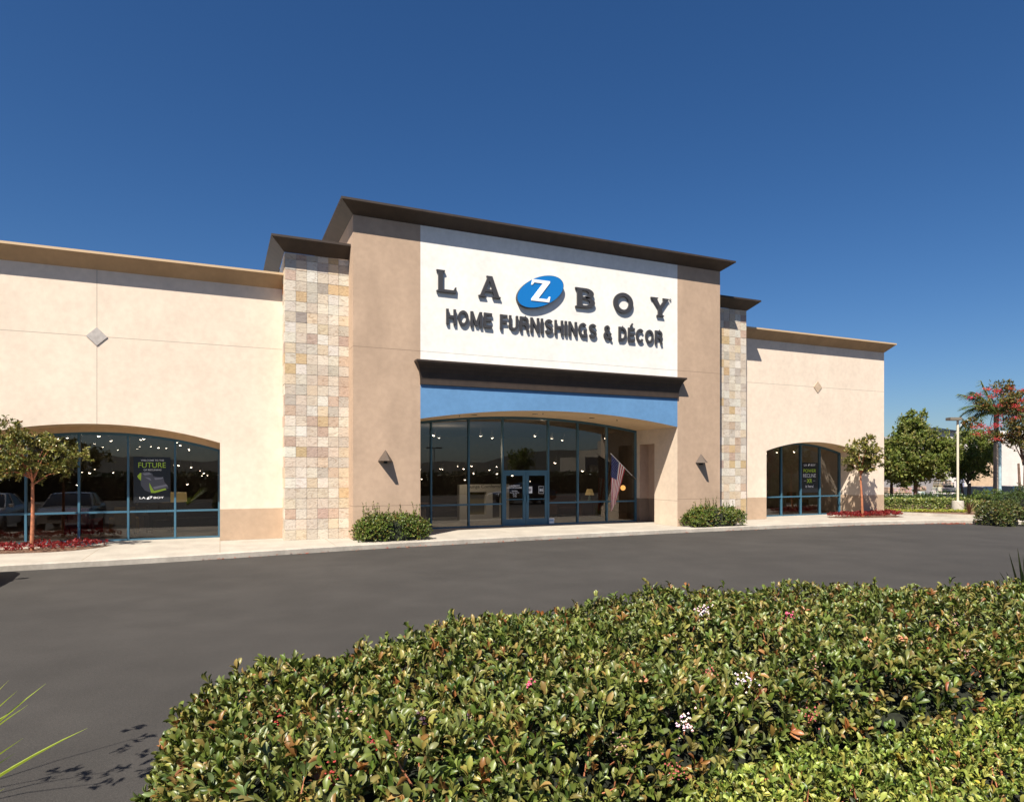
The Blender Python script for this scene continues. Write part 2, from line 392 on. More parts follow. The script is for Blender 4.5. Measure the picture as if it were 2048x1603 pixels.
# pavement with scored joints
pm = M['concrete']; t = pm.node_tree; N = t.nodes.new; K = t.links.new; p = t.nodes['Principled BSDF']
src = p.inputs['Base Color'].links[0].from_socket
g = N('ShaderNodeNewGeometry'); sx = N('ShaderNodeSeparateXYZ'); K(g.outputs['Position'], sx.inputs[0])
w1 = N('ShaderNodeMath'); w1.operation = 'PINGPONG'; w1.inputs[1].default_value = 1.55; K(sx.outputs['X'], w1.inputs[0])
l1 = N('ShaderNodeMath'); l1.operation = 'LESS_THAN'; l1.inputs[1].default_value = .009; K(w1.outputs[0], l1.inputs[0])
x = N('ShaderNodeMix'); x.data_type = 'RGBA'; K(l1.outputs[0], x.inputs['Factor']); K(src, x.inputs['A']); x.inputs['B'].default_value = (.25, .2, .15, 1)
K(x.outputs['Result'], p.inputs['Base Color'])
b = MB(); b.quad(*([(x, y, -.004) for x, y in K2]+[(37, 24.0, -.004), (-18, 24.0, -.004)]))
tag(b.build('pavement', M['concrete'], fixn=False), kind='structure')

# ------------------------------------------------------------------ the store
W, Pp, T = 22.6, 21.85, 21.05; TB = 1.2
store = thing('store_building', 'long cream stucco furniture store with tall tan entrance tower and two stone pillars', 'building', (11.2, 22.6, 0))
def arch(x0, x1, zs, za):
    xc = (x0+x1)/2; hw = (x1-x0)/2; rise = za-zs; R = (hw*hw+rise*rise)/(2*rise)
    return lambda x: za-R+math.sqrt(max(R*R-(x-xc)**2, 0))
def arch_wall(x0, x1, z0, z1, Y, op, depth, name, m, N_=28, soff=None):
    b = MB(); s = MB(); cur = x0
    for (a, c, fn) in sorted(op, key=lambda q: q[0]):
        b.quad((cur, Y, z0), (a, Y, z0), (a, Y, z1), (cur, Y, z1))
        zt = min(fn(a), z1) if fn else z1
        for xx in (a, c): b.quad((xx, Y, z0), (xx, Y+depth, z0), (xx, Y+depth, zt), (xx, Y, zt))
        if fn:
            for i in range(N_):
                p, q = a+(c-a)*i/N_, a+(c-a)*(i+1)/N_
                b.quad((p, Y, fn(p)), (q, Y, fn(q)), (q, Y, z1), (p, Y, z1))
                s.quad((p, Y, fn(p)), (q, Y, fn(q)), (q, Y+depth, fn(q)), (p, Y+depth, fn(p)))
        cur = c
    b.quad((cur, Y, z0), (x1, Y, z0), (x1, Y, z1), (cur, Y, z1))
    b.build(name, m, store, fixn=False)
    if s.v: s.build('soffit', soff or m, store, fixn=False, smooth=False)
def cornice(x0, x1, y0, y1, z0, z1, p, m, capm, concave=.0, lip=.07):
    h = z1-z0-lip; prof = [(0, z0)]
    for t in (.25, .5, .75): prof.append((p*(t-concave*math.sin(PI*t)), z0+h*t))
    prof += [(p, z0+h)]
    def rings(pr, name, mm):
        b = MB(); n = 4; vs_ = []
        for q, z in pr: vs_ += [(x0-q, y0-q, z), (x1+q, y0-q, z), (x1+q, y1+q, z), (x0-q, y1+q, z)]
        fs = [(i*4+k, i*4+(k+1) % 4, (i+1)*4+(k+1) % 4, (i+1)*4+k) for i in range(len(pr)-1) for k in range(4)]
        b.add(vs_, fs); return b.build(name, mm, store)
    rings(prof, 'cornice', m)
    rings([(p, z0+h), (p+.015, z0+h+.001), (p+.015, z1), (p-.25, z1)], 'parapet_cap', capm)
LA = arch(-6.6, 0, 3.06, 3.56); RA = arch(22.61, 28.7, 3.08, 3.53); EA = arch(6.03, 16.44, 3.90, 4.33)
for (xa, xb, op, wm) in ((-17, 1.9, [(-6.6, 0, LA)], 'cream_v'), (20.68, 30.37, [(22.61, 28.7, RA)], 'cream')):
    arch_wall(xa, xb, .98, 8.07, W, op, TB, 'wall', M[wm], soff=M['soffit'])
    for (a, c, jx) in ((xa, op[0][0], op[0][0]), (op[0][1], xb, op[0][1])):
        b = MB(); b.quad((a, W, 0), (c, W, 0), (c, W, .98), (a, W, .98)); b.quad((jx, W, 0), (jx, W+TB, 0), (jx, W+TB, .98), (jx, W, .98)); b.build('dado', M['dado'], store)
b = MB(); b.quad((30.37, W, 0), (30.37, 45, 0), (30.37, 45, 8.07), (30.37, W, 8.07)); b.quad((-17, W, 0), (-17, 45, 0), (-17, 45, 8.07), (-17, W, 8.07))
b.quad((-17, 45, 0), (30.37, 45, 0), (30.37, 45, 8.07), (-17, 45, 8.07)); b.build('wall', M['cream'], store)
b = MB(); b.box(-16.9, 30.3, W+.1, 44.9, 7.9, 8.0); b.build('roof', M['roof'], store)
cornice(-17, 1.87, W, 45, 8.07, 8.5, .38, M['gold'], M['goldcap'])
cornice(20.7, 30.37, W, 45, 8.07, 8.5, .38, M['gold'], M['goldcap'])
# stone pillars: tiles with their own tone, each slightly proud
STONE = [(.58, .49, .39), (.50, .44, .37), (.64, .57, .47), (.50, .37, .28), (.54, .39, .22), (.42, .31, .25), (.62, .50, .36), (.66, .61, .53), (.60, .24, .07), (.34, .29, .25)]
SW = [6, 3.5, 6, 2.6, 1.6, .8, 3.5, 2.8, .15, .15]
sm, t, p, N, K = nodes('slate_tiles'); a = N('ShaderNodeAttribute'); a.attribute_name = 'col'
g = N('ShaderNodeNewGeometry'); mp = N('ShaderNodeMapping'); mp.inputs['Scale'].default_value = (1, 1, 1.8); mp.inputs['Rotation'].default_value = (0, .6, 0)
K(g.outputs['Position'], mp.inputs[0]); n1 = N('ShaderNodeTexNoise'); n1.inputs['Scale'].default_value = 5; n1.inputs['Detail'].default_value = 8; n1.inputs['Distortion'].default_value = 2.0
K(mp.outputs[0], n1.inputs['Vector'])
cr = N('ShaderNodeValToRGB'); e = cr.color_ramp.elements; e[0].position = .30; e[0].color = (.58, .46, .36, 1); e[1].position = .48; e[1].color = (1, 1, 1, 1)
e2 = cr.color_ramp.elements.new(.7); e2.color = (1.12, 1.08, 1.0, 1)
K(n1.outputs[0], cr.inputs[0]); x = N('ShaderNodeMix'); x.data_type = 'RGBA'; x.blend_type = 'MULTIPLY'; x.inputs['Factor'].default_value = .6
K(a.outputs['Color'], x.inputs['A']); K(cr.outputs[0], x.inputs['B']); K(x.outputs['Result'], p.inputs['Base Color']); p.inputs['Roughness'].default_value = .6
bp = N('ShaderNodeBump'); bp.inputs['Strength'].default_value = .6; bp.inputs['Distance'].default_value = .02; K(n1.outputs[0], bp.inputs['Height']); K(bp.outputs[0], p.inputs['Normal'])
M['grout'] = mat('grout', (.55, .50, .44), .9)
def tiles(b, fn, wid, hgt, ts=.328):
    nz = int(math.ceil(hgt/ts)); nx = max(1, round(wid/ts)); tw = wid/nx
    for i in range(nx):
        for j in range(nz):
            z0 = j*ts; z1 = min(z0+ts, hgt)-.011; x0 = i*tw; x1 = x0+tw-.011
            c = STONE[rng.choice(len(STONE), p=np.array(SW)/sum(SW))]; k = random.uniform(.92, 1.08); c = tuple(min((.98*q+.02*m_)*k*.90*random.uniform(.98, 1.02), .8) for q, m_ in zip(c, (.55, .47, .38)) ) if c[0]/c[2] < 4 else c
            d = random.uniform(.010, .019); d2 = d+random.uniform(-.002, .002)
            co = [fn(x0, z0, d), fn(x1, z0, d2), fn(x1, z1, d2), fn(x0, z1, d)]; ba = [fn(x0, z0, 0), fn(x1, z0, 0), fn(x1, z1, 0), fn(x0, z1, 0)]
            b.add(co+ba, [(0, 1, 2, 3), (0, 4, 5, 1), (1, 5, 6, 2), (2, 6, 7, 3), (3, 7, 4, 0)], c)
for (xa, xb) in ((1.87, 3.86), (18.55, 20.7)):
    b = MB(); b.box(xa, xb, Pp, 25, 0, 9.05); pl = b.build('stone_pillar', M['grout'], store)
    b = MB(); tiles(b, lambda u, z, d: (xa+u, Pp-d, z), xb-xa, 9.05)
    tiles(b, lambda u, z, d: (xa-d, Pp+u, z), .8, 9.05); tiles(b, lambda u, z, d: (xb+d, Pp+u, z), .8, 9.05)
    b.build('stone_tiles', sm, pl)
    cornice(xa-.02, xb+(.02 if xa > 10 else 0), Pp-.02, 25, 9.05, 9.45, .40, M['brown'], M['brown'])
# tower
b = MB()
for xa, xb in ((3.84, 6.03), (16.44, 18.57)): b.quad((xa, T, 0), (xb, T, 0), (xb, T, 10.26), (xa, T, 10.26))
for xx in (3.84, 18.57): b.quad((xx, T, 0), (xx, 27, 0), (xx, 27, 10.26), (xx, T, 10.26))
b.quad((3.84, 27, 7), (18.57, 27, 7), (18.57, 27, 10.26), (3.84, 27, 10.26)); b.quad((3.84, T, 10.2), (18.57, T, 10.2), (18.57, 27, 10.2), (3.84, 27, 10.2))
b.build('tower_wall', M['tan'], store)
cornice(3.84, 18.57, T, 27, 10.26, 10.62, .42, M['brown'], M['brown'])
b = MB(); b.quad((6.03, T, 5.05), (16.44, T, 5.05), (16.44, T, 10.26), (6.03, T, 10.26)); b.build('sign_panel', M['white'], store)
b = MB(); so_ = MB(); NN = 40; GY = 23.88
for i in range(NN):
    p_, q_ = 6.03+10.41*i/NN, 6.03+10.41*(i+1)/NN
    b.quad((p_, T, EA(p_)), (q_, T, EA(q_)), (q_, T, 5.05), (p_, T, 5.05))
    so_.quad((p_, T, EA(p_)), (q_, T, EA(q_)), (q_, GY, EA(q_)), (p_, GY, EA(p_)))
b.build('blue_arch_band', M['blue'], store); so_.build('soffit', M['soffit'], store, fixn=False)
b = MB(); b.quad((6.03, T, 0), (6.03, GY, 0), (6.03, GY, 3.9), (6.03, T, 3.9)); b.build('entry_wall', M['reveal'], store); b = MB()
for y0, y1, z0, z1 in ((T, 22.55, 0, 3.9), (23.6, GY, 0, 3.9), (22.55, 23.6, 3.3, 3.9)): b.quad((16.44, y0, z0), (16.44, y1, z0), (16.44, y1, z1), (16.44, y0, z1))
b.build('entry_wall', M['reveal'], store)
b = MB(); b.quad((16.9, 22.55, 1), (16.9, 23.6, 1), (16.9, 23.6, 3.3), (16.9, 22.55, 3.3)); b.quad((16.44, 23.6, 1), (16.9, 23.6, 1), (16.9, 23.6, 3.3), (16.44, 23.6, 3.3))
b.quad((16.44, 22.55, 0), (16.9, 22.55, 0), (16.9, 22.55, 3.3), (16.44, 22.55, 3.3)); b.quad((16.44, 22.55, 3.3), (16.9, 22.55, 3.3), (16.9, 23.6, 3.3), (16.44, 23.6, 3.3))
nic = b.build('niche', M['niche'], store)
b = MB(); b.quad((16.897, 22.55, 0), (16.897, 23.6, 0), (16.897, 23.6, 1), (16.897, 22.55, 1)); b.quad((16.44, 23.597, 0), (16.9, 23.597, 0), (16.9, 23.597, 1), (16.44, 23.597, 1))
b.quad((16.437, 23.6, 0), (16.437, GY, 0), (16.437, GY, 1), (16.437, 23.6, 1))
b.build('dado', M['nichedado'], nic)
# canopy over the arch: fascia, then a cove flaring out to the lip
x0, x1 = 6.06, 16.41
pr = [(.0, 5.03), (.06, 5.03), (.06, 5.18), (.075, 5.28), (.11, 5.42), (.17, 5.56), (.25, 5.68), (.335, 5.745), (.335, 5.80), (.0, 5.83)]
b = MB(); vs_ = []
for q, z in pr: vs_ += [(x0-q*.72, T, z), (x0-q*.72, T-q, z), (x1+q*.72, T-q, z), (x1+q*.72, T, z)]
b.add(vs_, [(i*4+k, i*4+k+1, (i+1)*4+k+1, (i+1)*4+k) for i in range(len(pr)-1) for k in range(3)]); b.build('canopy', M['brown'], store)
# soffit fittings
for u, v in ((948, 836.5), (1070, 835.5), (1184, 844)):
    X, Y, _ = onY(u, v, 22.4); b = MB(); b.lathe([(.09, EA(X)-.012), (.11, EA(X)-.012), (.11, EA(X)+.02)], (X, 22.4, 0), 14); b.build('downlight', M['black'], store)
for u, v in ((919, 836), (1086, 832), (1234, 846)):
    X, Y, _ = onY(u, v, 22.0); b = MB(); b.lathe([(.035, EA(X)-.05), (.015, EA(X)-.04), (.015, EA(X)+.02)], (X, 22.0, 0), 8); b.build('sprinkler', M['black'], store)
# diamonds
M['diam'] = mat('diamond_tile', (.40, .36, .33), .7, var=.15, scale=9); M['diam2'] = mat('diamond_tile_warm', (.48, .36, .25), .7, var=.15, scale=9)
for X, mm in ((-3.3, 'diam'), (25.79, 'diam2')):
    b = MB(); s = .27; b.prism([(X, 6.12-s), (X+s, 6.12), (X, 6.12+s), (X-s, 6.12)], W-.025, W+.01); b.build('diamond_tile', M[mm], store)
# glazing
def glazing(stops, Y, fn, zmid, zb=.05, head=.09, door=None, bw=.06, name='window'):
    f = MB(); x0, x1 = stops[0], stops[-1]; D0, D1 = Y-.05, Y+.07
    n = 30
    for i in range(n):
        p, q = x0+(x1-x0)*i/n, x0+(x1-x0)*(i+1)/n
        f.add([(p, D0, fn(p)-head), (q, D0, fn(q)-head), (q, D1, fn(q)-head), (p, D1, fn(p)-head), (p, D0, fn(p)), (q, D0, fn(q)), (q, D1, fn(q)), (p, D1, fn(p))],
              [(0, 3, 2, 1), (0, 1, 5, 4), (2, 3, 7, 6)])
    for i, s in enumerate(stops):
        if door and i in (door,): pass
        h = bw/2; a = s-h if 0 < i else s; c = s+h if i < len(stops)-1 else s
        if i == 0: c = s+bw
        if i == len(stops)-1: a = s-bw
        f.box(a, c, D0-.01, D1+.01, 0, fn(s)-head+.02)
    for i in range(len(stops)-1):
        a, c = stops[i]+bw/2, stops[i+1]-bw/2
        if door is not None and i == door: f.box(a, c, D0, D1, 2.1, 2.2); continue
        f.box(a, c, D0, D1, zmid-.03, zmid+.03); f.box(a, c, D0-.004, D1, 0, zb)
    fo = f.build(name, M['teal'], store)
    for i in range(len(stops)-1):
        a, c = stops[i]+bw/2-.01, stops[i+1]-bw/2+.01
        top = [(c+(a-c)*k/8, fn(c+(a-c)*k/8)-head+.02) for k in range(9)]
        for (lo, poly) in ((0, [(a, zmid), (c, zmid)]+top), (1, [(a, zb), (c, zb), (c, zmid), (a, zmid)])):
            if door is not None and i == door:
                if lo: continue
                poly = [(a, 2.15), (c, 2.15)]+top
            g = MB(); g.quad(*[(px, Y+.01, pz) for px, pz in poly]); g.build('pane', M['glass'], fo, fixn=False)
    return fo
LB = lambda x: LA(x)-.17
glazing([-6.6, -5.28, -3.94, -2.63, -1.32, 0], W+TB, LB, .9)
b = MB()
for i in range(30):
    p_, q_ = -6.6+6.6*i/30, -6.6+6.6*(i+1)/30; b.quad((p_, W+TB-.10, LB(p_)-.01), (q_, W+TB-.10, LB(q_)-.01), (q_, W+TB-.10, LA(q_)+.01), (p_, W+TB-.10, LA(p_)+.01)); b.quad((p_, W+TB-.10, LB(p_)-.01), (q_, W+TB-.10, LB(q_)-.01), (q_, W+TB, LB(q_)-.01), (p_, W+TB, LB(p_)-.01))
b.build('arch_header', M['soffit'], store, fixn=False)
glazing([22.61, 23.45, 24.73, 26.0, 27.29, 28.7], W+TB, RA, .92)
glazing([6.03, 7.25, 8.75, 10.17, 12.18, 13.55, 14.96, 16.44], GY, EA, .88, door=3, name='window')
# double doors
for k, (a, c) in enumerate(((10.20, 11.165), (11.185, 12.15))):
    d = MB(); s = .12; Yd = GY-.03
    d.box(a, a+s, Yd, Yd+.05, .01, 2.1); d.box(c-s, c, Yd, Yd+.05, .01, 2.1); d.box(a+s, c-s, Yd, Yd+.05, .01, .27); d.box(a+s, c-s, Yd, Yd+.05, 1.99, 2.1); d.box(a+s, c-s, Yd, Yd+.05, 1.03, 1.06)
    do = d.build('door', M['teal'], store)
    for z0, z1 in ((.27, 1.03), (1.06, 1.99)): g = MB(); g.quad((a+s-.01, Yd+.025, z0), (c-s+.01, Yd+.025, z0), (c-s+.01, Yd+.025, z1), (a+s-.01, Yd+.025, z1)); g.build('pane', M['glass'], do, fixn=False)
    hx = (c-.06) if k == 0 else (a+.06)
    h = MB(); h.box(hx-.045, hx+.045, Yd-.055, Yd-.03, .92, 1.22); h.box(hx-.02, hx+.02, Yd-.03, Yd, .96, 1.0); h.box(hx-.02, hx+.02, Yd-.03, Yd, 1.14, 1.18); h.build('handle', M['teal'], do)
# interior shell
M['floorin'] = mat('showroom_floor', (.10, .07, .05), .5, var=.2, scale=2); M['wallin'] = mat('showroom_wall', (.16, .13, .10), .9, var=.1)
M['ceilin'] = mat('showroom_ceiling', (.22, .21, .20), .9)
b = MB(); b.box(-16.8, 30.2, 23.95, 44, -.1, .004); b.build('floor', M['floorin'], store)
b = MB(); b.box(-16.8, 30.2, 23.95, 44, 4.6, 4.7); b.build('ceiling', M['ceilin'], store)
b = MB(); b.quad((-16.8, 43.9, 0), (30.2, 43.9, 0), (30.2, 43.9, 4.6), (-16.8, 43.9, 4.6))
b.quad((3.0, 24, 0), (3.0, 40, 0), (3.0, 40, 4.6), (3.0, 24, 4.6)); b.quad((19.5, 24, 0), (19.5, 38, 0), (19.5, 38, 4.6), (19.5, 24, 4.6))
b.quad((3.0, 24.0, 0), (6.03, 24.0, 0), (6.03, 24.0, 4.6), (3.0, 24.0, 4.6)); b.quad((16.44, 24.0, 0), (19.5, 24.0, 0), (19.5, 24.0, 4.6), (16.44, 24.0, 4.6)); b.build('wall', M['wallin'], store)
for xa, xb, fn in ((-6.6, 0, LA), (22.61, 28.7, RA), (6.03, 16.44, EA)):       # closes the gap between arch head and ceiling
    b = MB(); Y = 23.97 if xa != 6.03 else 23.99
    for i in range(24):
        p_, q_ = xa+(xb-xa)*i/24, xa+(xb-xa)*(i+1)/24; b.quad((p_, Y, fn(p_)-.05), (q_, Y, fn(q_)-.05), (q_, Y, 4.6), (p_, Y, 4.6))
    b.build('wall', M['wallin'], store)

# ------------------------------------------------------------------ lettering
def text_geo(s, size=1, ext=0, off=0, shear=0):
    c = bpy.data.curves.new('t', 'FONT'); c.body = s; c.size = size; c.extrude = ext; c.offset = off; c.shear = shear; c.resolution_u = 4
    o = bpy.data.objects.new('t', c); COL.objects.link(o); bpy.context.view_layer.update()
    me = bpy.data.meshes.new_from_object(o.evaluated_get(bpy.context.evaluated_depsgraph_get()))
    v = [tuple(q.co) for q in me.vertices]; f = [tuple(p.vertices) for p in me.polygons]
    bpy.data.objects.remove(o); bpy.data.curves.remove(c); bpy.data.meshes.remove(me); return v, f
def flat_text(s, x0, x1, z0, z1, Y, name, m, parent, off=0, dz=0):
    v, f = text_geo(s, off=off); ax = min(p[0] for p in v); bx = max(p[0] for p in v); ay = min(p[1] for p in v); by = max(p[1] for p in v)
    b = MB(); b.add([(x0+(p[0]-ax)/(bx-ax)*(x1-x0), Y, z0+(p[1]-ay)/(by-ay)*(z1-z0)) for p in v], f); return b.build(name, m, parent, fixn=False)
sign = thing('store_sign', 'dark raised letters and blue oval on the white panel above the entrance', 'sign', (11.2, T, 8.0))
lt = .065
def letter(polys, x0, x1, z0, z1, Y0, Y1, m, parent=None, name='letter'):
    b = MB()
    for pl in polys: b.prism([(x0+px*(x1-x0), z0+pz*(z1-z0)) for px, pz in pl], Y0, Y1)
    return b.build(name, m, parent or sign, bevel=.006)
def ringpoly(cx, cz, rx, rz, wx, wz, x0, x1, z0, z1, Y0, Y1, m, a0=0, a1=2*PI, n=36, parent=None):
    b = MB(); vs_ = []; closed = abs(a1-a0-2*PI) < 1e-3
    for i in range(n+1):
        t = a0+(a1-a0)*i/n
        for (ex, ez) in ((rx, rz), (rx-wx, rz-wz)):
            X = x0+(cx+ex*math.cos(t))*(x1-x0); Z = z0+(cz+ez*math.sin(t))*(z1-z0); vs_ += [(X, Y0, Z), (X, Y1, Z)]
    fs = []
    for i in range(n):
        a, c = 4*i, 4*i+4; fs += [(a, c, c+2, a+2), (a, a+1, c+1, c), (a+2, c+2, c+3, a+3), (a+1, a+3, c+3, c+1)]
    b.add(vs_, fs); return b
YB, YF = T-.02, T-.02-lt
letter([[(.0, .90), (.04, .90), (.04, .1), (0, .1), (0, 0), (.98, 0), (1.0, .27), (.9, .27), (.86, .13), (.30, .13), (.30, .90), (.40, .90), (.40, 1), (0, 1)][0:0] or
        [(0, 1), (0, .93), (.09, .90), (.09, .10), (0, .07), (0, 0), (.98, 0), (1, .28), (.93, .28), (.86, .14), (.32, .14), (.32, .90), (.42, .93), (.42, 1)]], 6.56, 7.26, 8.12, 8.86, YF, YB, M['letter'])
letter([[(0, 0), (.34, 0), (.34, .07), (.26, .09), (.33, .27), (.66, .27), (.73, .09), (.64, .07), (.64, 0), (1, 0), (1, .07), (.93, .09), (.62, 1), (.36, 1), (.36, .94), (.40, .92), (.08, .09), (0, .07)][:0] or
        [(0, 0), (.34, 0), (.34, .07), (.25, .09), (.5, .78), (.58, 1), (.36, 1), (.36, .94), (.40, .92), (.08, .09), (0, .07)],
        [(.5, .78), (.69, .09), (.62, .07), (.62, 0), (1, 0), (1, .07), (.93, .09), (.62, 1), (.58, 1)], [(.30, .25), (.64, .25), (.605, .38), (.345, .38)]], 8.05, 8.87, 8.12, 8.86, YF, YB, M['letter'])
# B with its counters
b = MB(); x0, x1, z0, z1 = 11.82, 12.66, 8.14, 8.86; sc = lambda q: (x0+q[0]*(x1-x0), z0+q[1]*(z1-z0))
for pl in ([(0, 0), (.5, 0), (.5, .13), (.33, .13), (.33, .87), (.5, .87), (.5, 1), (0, 1), (0, .94), (.09, .91), (.09, .09), (0, .06)], [(.33, .44), (.55, .44), (.55, .57), (.33, .57)]): b.prism([sc(q) for q in pl], YF, YB)
for (cz, rz, rx, wz) in ((.285, .285, .48, .135), (.735, .265, .42, .13)):
    r_ = ringpoly(.5, cz, rx, rz, .25, wz, x0, x1, z0, z1, YF-.001, YB, None, -PI/2, PI/2, 18); b.add(r_.v, r_.f)
b.build('letter', M['letter'], sign)
ringpoly(.5, .5, .5, .52, .22, .18, 13.45, 14.32, 8.12, 8.86, YF, YB, None).build('letter', M['letter'], sign)
letter([[(.33, 0), (.72, 0), (.72, .07), (.62, .10), (.62, .42), (.94, .93), (1, .94), (1, 1), (.66, 1), (.66, .94), (.74, .93), (.52, .58), (.32, .93), (.40, .94), (.40, 1), (0, 1), (0, .94), (.06, .93), (.40, .42), (.40, .10), (.33, .07)]], 15.13, 15.98, 8.14, 8.86, YF, YB, M['letter'])
# oval with the white z
cx, cz, ea, eb, th = 10.38, 8.52, .99, .50, math.radians(25)
el = [(cx+ea*math.cos(t)*math.cos(th)-eb*math.sin(t)*math.sin(th), cz+ea*math.cos(t)*math.sin(th)+eb*math.sin(t)*math.cos(th)) for t in np.linspace(0, 2*PI, 48, endpoint=False)]
b = MB(); b.prism(el, YF-.05, YB); ov = b.build('oval', M['letter'], sign)
b = MB(); b.prism([(cx+(x-cx)*.985, cz+(z-cz)*.985) for x, z in el], YF-.054, YF-.045); b.build('oval_face', M['signblue'], ov)
letter([[(.06, 1), (0, .73), (.07, .73), (.16, .85), (.60, .85), (0, .08), (0, 0), (.94, 0), (1, .27), (.92, .27), (.84, .14), (.38, .14), (.98, .92), (.98, 1)]], 10.0, 10.76, 8.16, 8.92, YF-.072, YF-.05, M['whitepaint'])
ringpoly(.5, .5, .5, .5, .22, .22, 16.03, 16.12, 8.80, 8.89, YF+.05, YB, None, n=16).build('registered_mark', M['letter'], sign)
def arc(cx, cy, rx, ry, a0, a1, n=14): return [(cx+rx*math.cos(math.radians(a0+(a1-a0)*i/n)), cy+ry*math.sin(math.radians(a0+(a1-a0)*i/n))) for i in range(n+1)]
SW_ = .19; h_ = SW_/2; tp, bt = 1-h_, h_
GL = {'H': (.72, [[(h_, 0), (h_, 1)], [(.72-h_, 0), (.72-h_, 1)], [(h_, .52), (.72-h_, .52)]]),
 'O': (.80, [arc(.40, .5, .40-h_, .5-h_, 0, 360, 30)]), 'M': (.88, [[(h_, 0), (h_, 1)], [(.88-h_, 0), (.88-h_, 1)], [(h_+.02, .96), (.44, .10)], [(.86-h_, .96), (.44, .10)]]),
 'E': (.62, [[(h_, 0), (h_, 1)], [(h_, tp), (.62, tp)], [(h_, .52), (.58, .52)], [(h_, bt), (.62, bt)]]), 'F': (.58, [[(h_, 0), (h_, 1)], [(h_, tp), (.58, tp)], [(h_, .50), (.53, .50)]]),
 'U': (.72, [[(h_, 1), (h_, .34)]+arc(.36, .34, .36-h_, .34-h_, 180, 360)+[(.72-h_, 1)]]), 'N': (.72, [[(h_, 0), (h_, 1)], [(.72-h_, 0), (.72-h_, 1)], [(h_, .95), (.72-h_, .05)]]),
 'R': (.72, [[(h_, 0), (h_, 1)], [(h_, tp), (.42, tp)]+arc(.42, .70, .20, .30-h_, 90, -90)+[(h_, .40+h_)], [(.44, .47), (.58, .36), (.61, .12), (.64, 0)]]),
 'I': (.2, [[(.1, 0), (.1, 1)]]), 'S': (.68, [arc(.34, .72, .235, .28-h_, 20, 250, 16)+arc(.34, .28, .245, .28-h_, 75, -165, 16)]),
 'C': (.74, [arc(.39, .5, .39-h_, .5-h_, 42, 318, 24)]), 'G': (.78, [arc(.39, .5, .39-h_, .5-h_, 42, 325, 24), [(.46, .44), (.70, .44)], [(.70-h_+.02, .48), (.70-h_+.02, 0)]]),
 'D': (.74, [[(h_, 0), (h_, 1)], [(h_, tp), (.34, tp)]+arc(.34, .5, .40-h_, .5-h_, 90, -90, 18)+[(h_, bt)]]),
 '&': (.74, [arc(.32, .76, .16, .16, -60, 240, 18)+[(.60, .05), (.74, 0)], [(.40, .60), (.22, .50)]+arc(.29, .28, .20, .19, 120, 330, 12)+[(.66, .44)]])}
GL['É'] = (.62, GL['E'][1]+[[(.24, 1.08), (.42, 1.30)]])
def stroke(pl, w):
    closed = math.dist(pl[0], pl[-1]) < 1e-6; P = [Vector((p[0], p[1], 0)) for p in pl]; out = []
    for i, p in enumerate(P):
        a_ = P[i]-P[i-1] if i > 0 else (P[-1]-P[-2] if closed else P[1]-P[0]); c_ = P[i+1]-P[i] if i < len(P)-1 else (P[1]-P[0] if closed else P[-1]-P[-2])
        a_.normalize(); c_.normalize(); t_ = (a_+c_).normalized(); k_ = w/2/max(t_.dot(a_), .5); out.append((p.x-t_.y*k_, p.y+t_.x*k_, p.x+t_.y*k_, p.y-t_.x*k_))
    return out
txt = 'HOME FURNISHINGS & DÉCOR'; gap, spc = .13, .36
tot = sum((spc if ch == ' ' else GL[ch][0])+gap for ch in txt)-gap-3*gap; kx = 8.78/(tot+3*gap); X_ = 6.90
for ch in txt:
    if ch == ' ': X_ += (spc+gap)*kx; continue
    wd, sts = GL[ch]; b = MB()
    for si, pl in enumerate(sts):
        w_ = SW_ if ch != '&' else .16; q_ = stroke(pl, w_*.94 if si < 9 and ch != 'É' or si < 4 else .13); n_ = len(q_); y0_, y1_ = T-.078-.0015*si, T-.02; vv = []
        for (ax_, az_, bx_, bz_) in q_: vv += [(X_+ax_*kx, y0_, 7.07+az_*.52), (X_+bx_*kx, y0_, 7.07+bz_*.52), (X_+bx_*kx, y1_, 7.07+bz_*.52), (X_+ax_*kx, y1_, 7.07+az_*.52)]
        ff = [(4*i+k, 4*i+(k+1) % 4, 4*i+4+(k+1) % 4, 4*i+4+k) for i in range(n_-1) for k in range(4)]
        if math.dist(pl[0], pl[-1]) > 1e-6: ff += [(0, 1, 2, 3), (4*n_-1, 4*n_-2, 4*n_-3, 4*n_-4)]
        b.add(vv, ff)
    b.build('letter', M['letter'], sign); X_ += (wd+gap)*kx

# wall sconces: wedge shaped pyramids
M['sconce'] = mat('sconce_bronze', (.085, .062, .047), .55, var=.1)
for X, lab in ((4.86, 'triangular bronze wall light on the tan pier left of the glass entrance'), (17.56, 'triangular bronze wall light on the tan pier right of the glass entrance')):
    s = thing('wall_lamp', lab, 'wall lamp', (X, T, 2.5), group='pyramid wall lights flanking the entrance')
    b = MB(); zb, zt = 2.50, 2.86; a, c, d, e = (X-.24, T-.01, zb), (X+.24, T-.01, zb), (X, T-.40, zb), (X, T-.04, zt)
    b.add([a, c, (X+.05, T-.40, zb), (X-.05, T-.40, zb), e], [(0, 1, 2, 3), (0, 3, 4), (3, 2, 4), (2, 1, 4), (1, 0, 4)]); b.build('lamp_shade', M['sconce'], s)
    b = MB(); b.box(X-.05, X+.05, T-.10, T-.0, 2.42, 2.50); b.build('lamp_holder', M['black'], s)

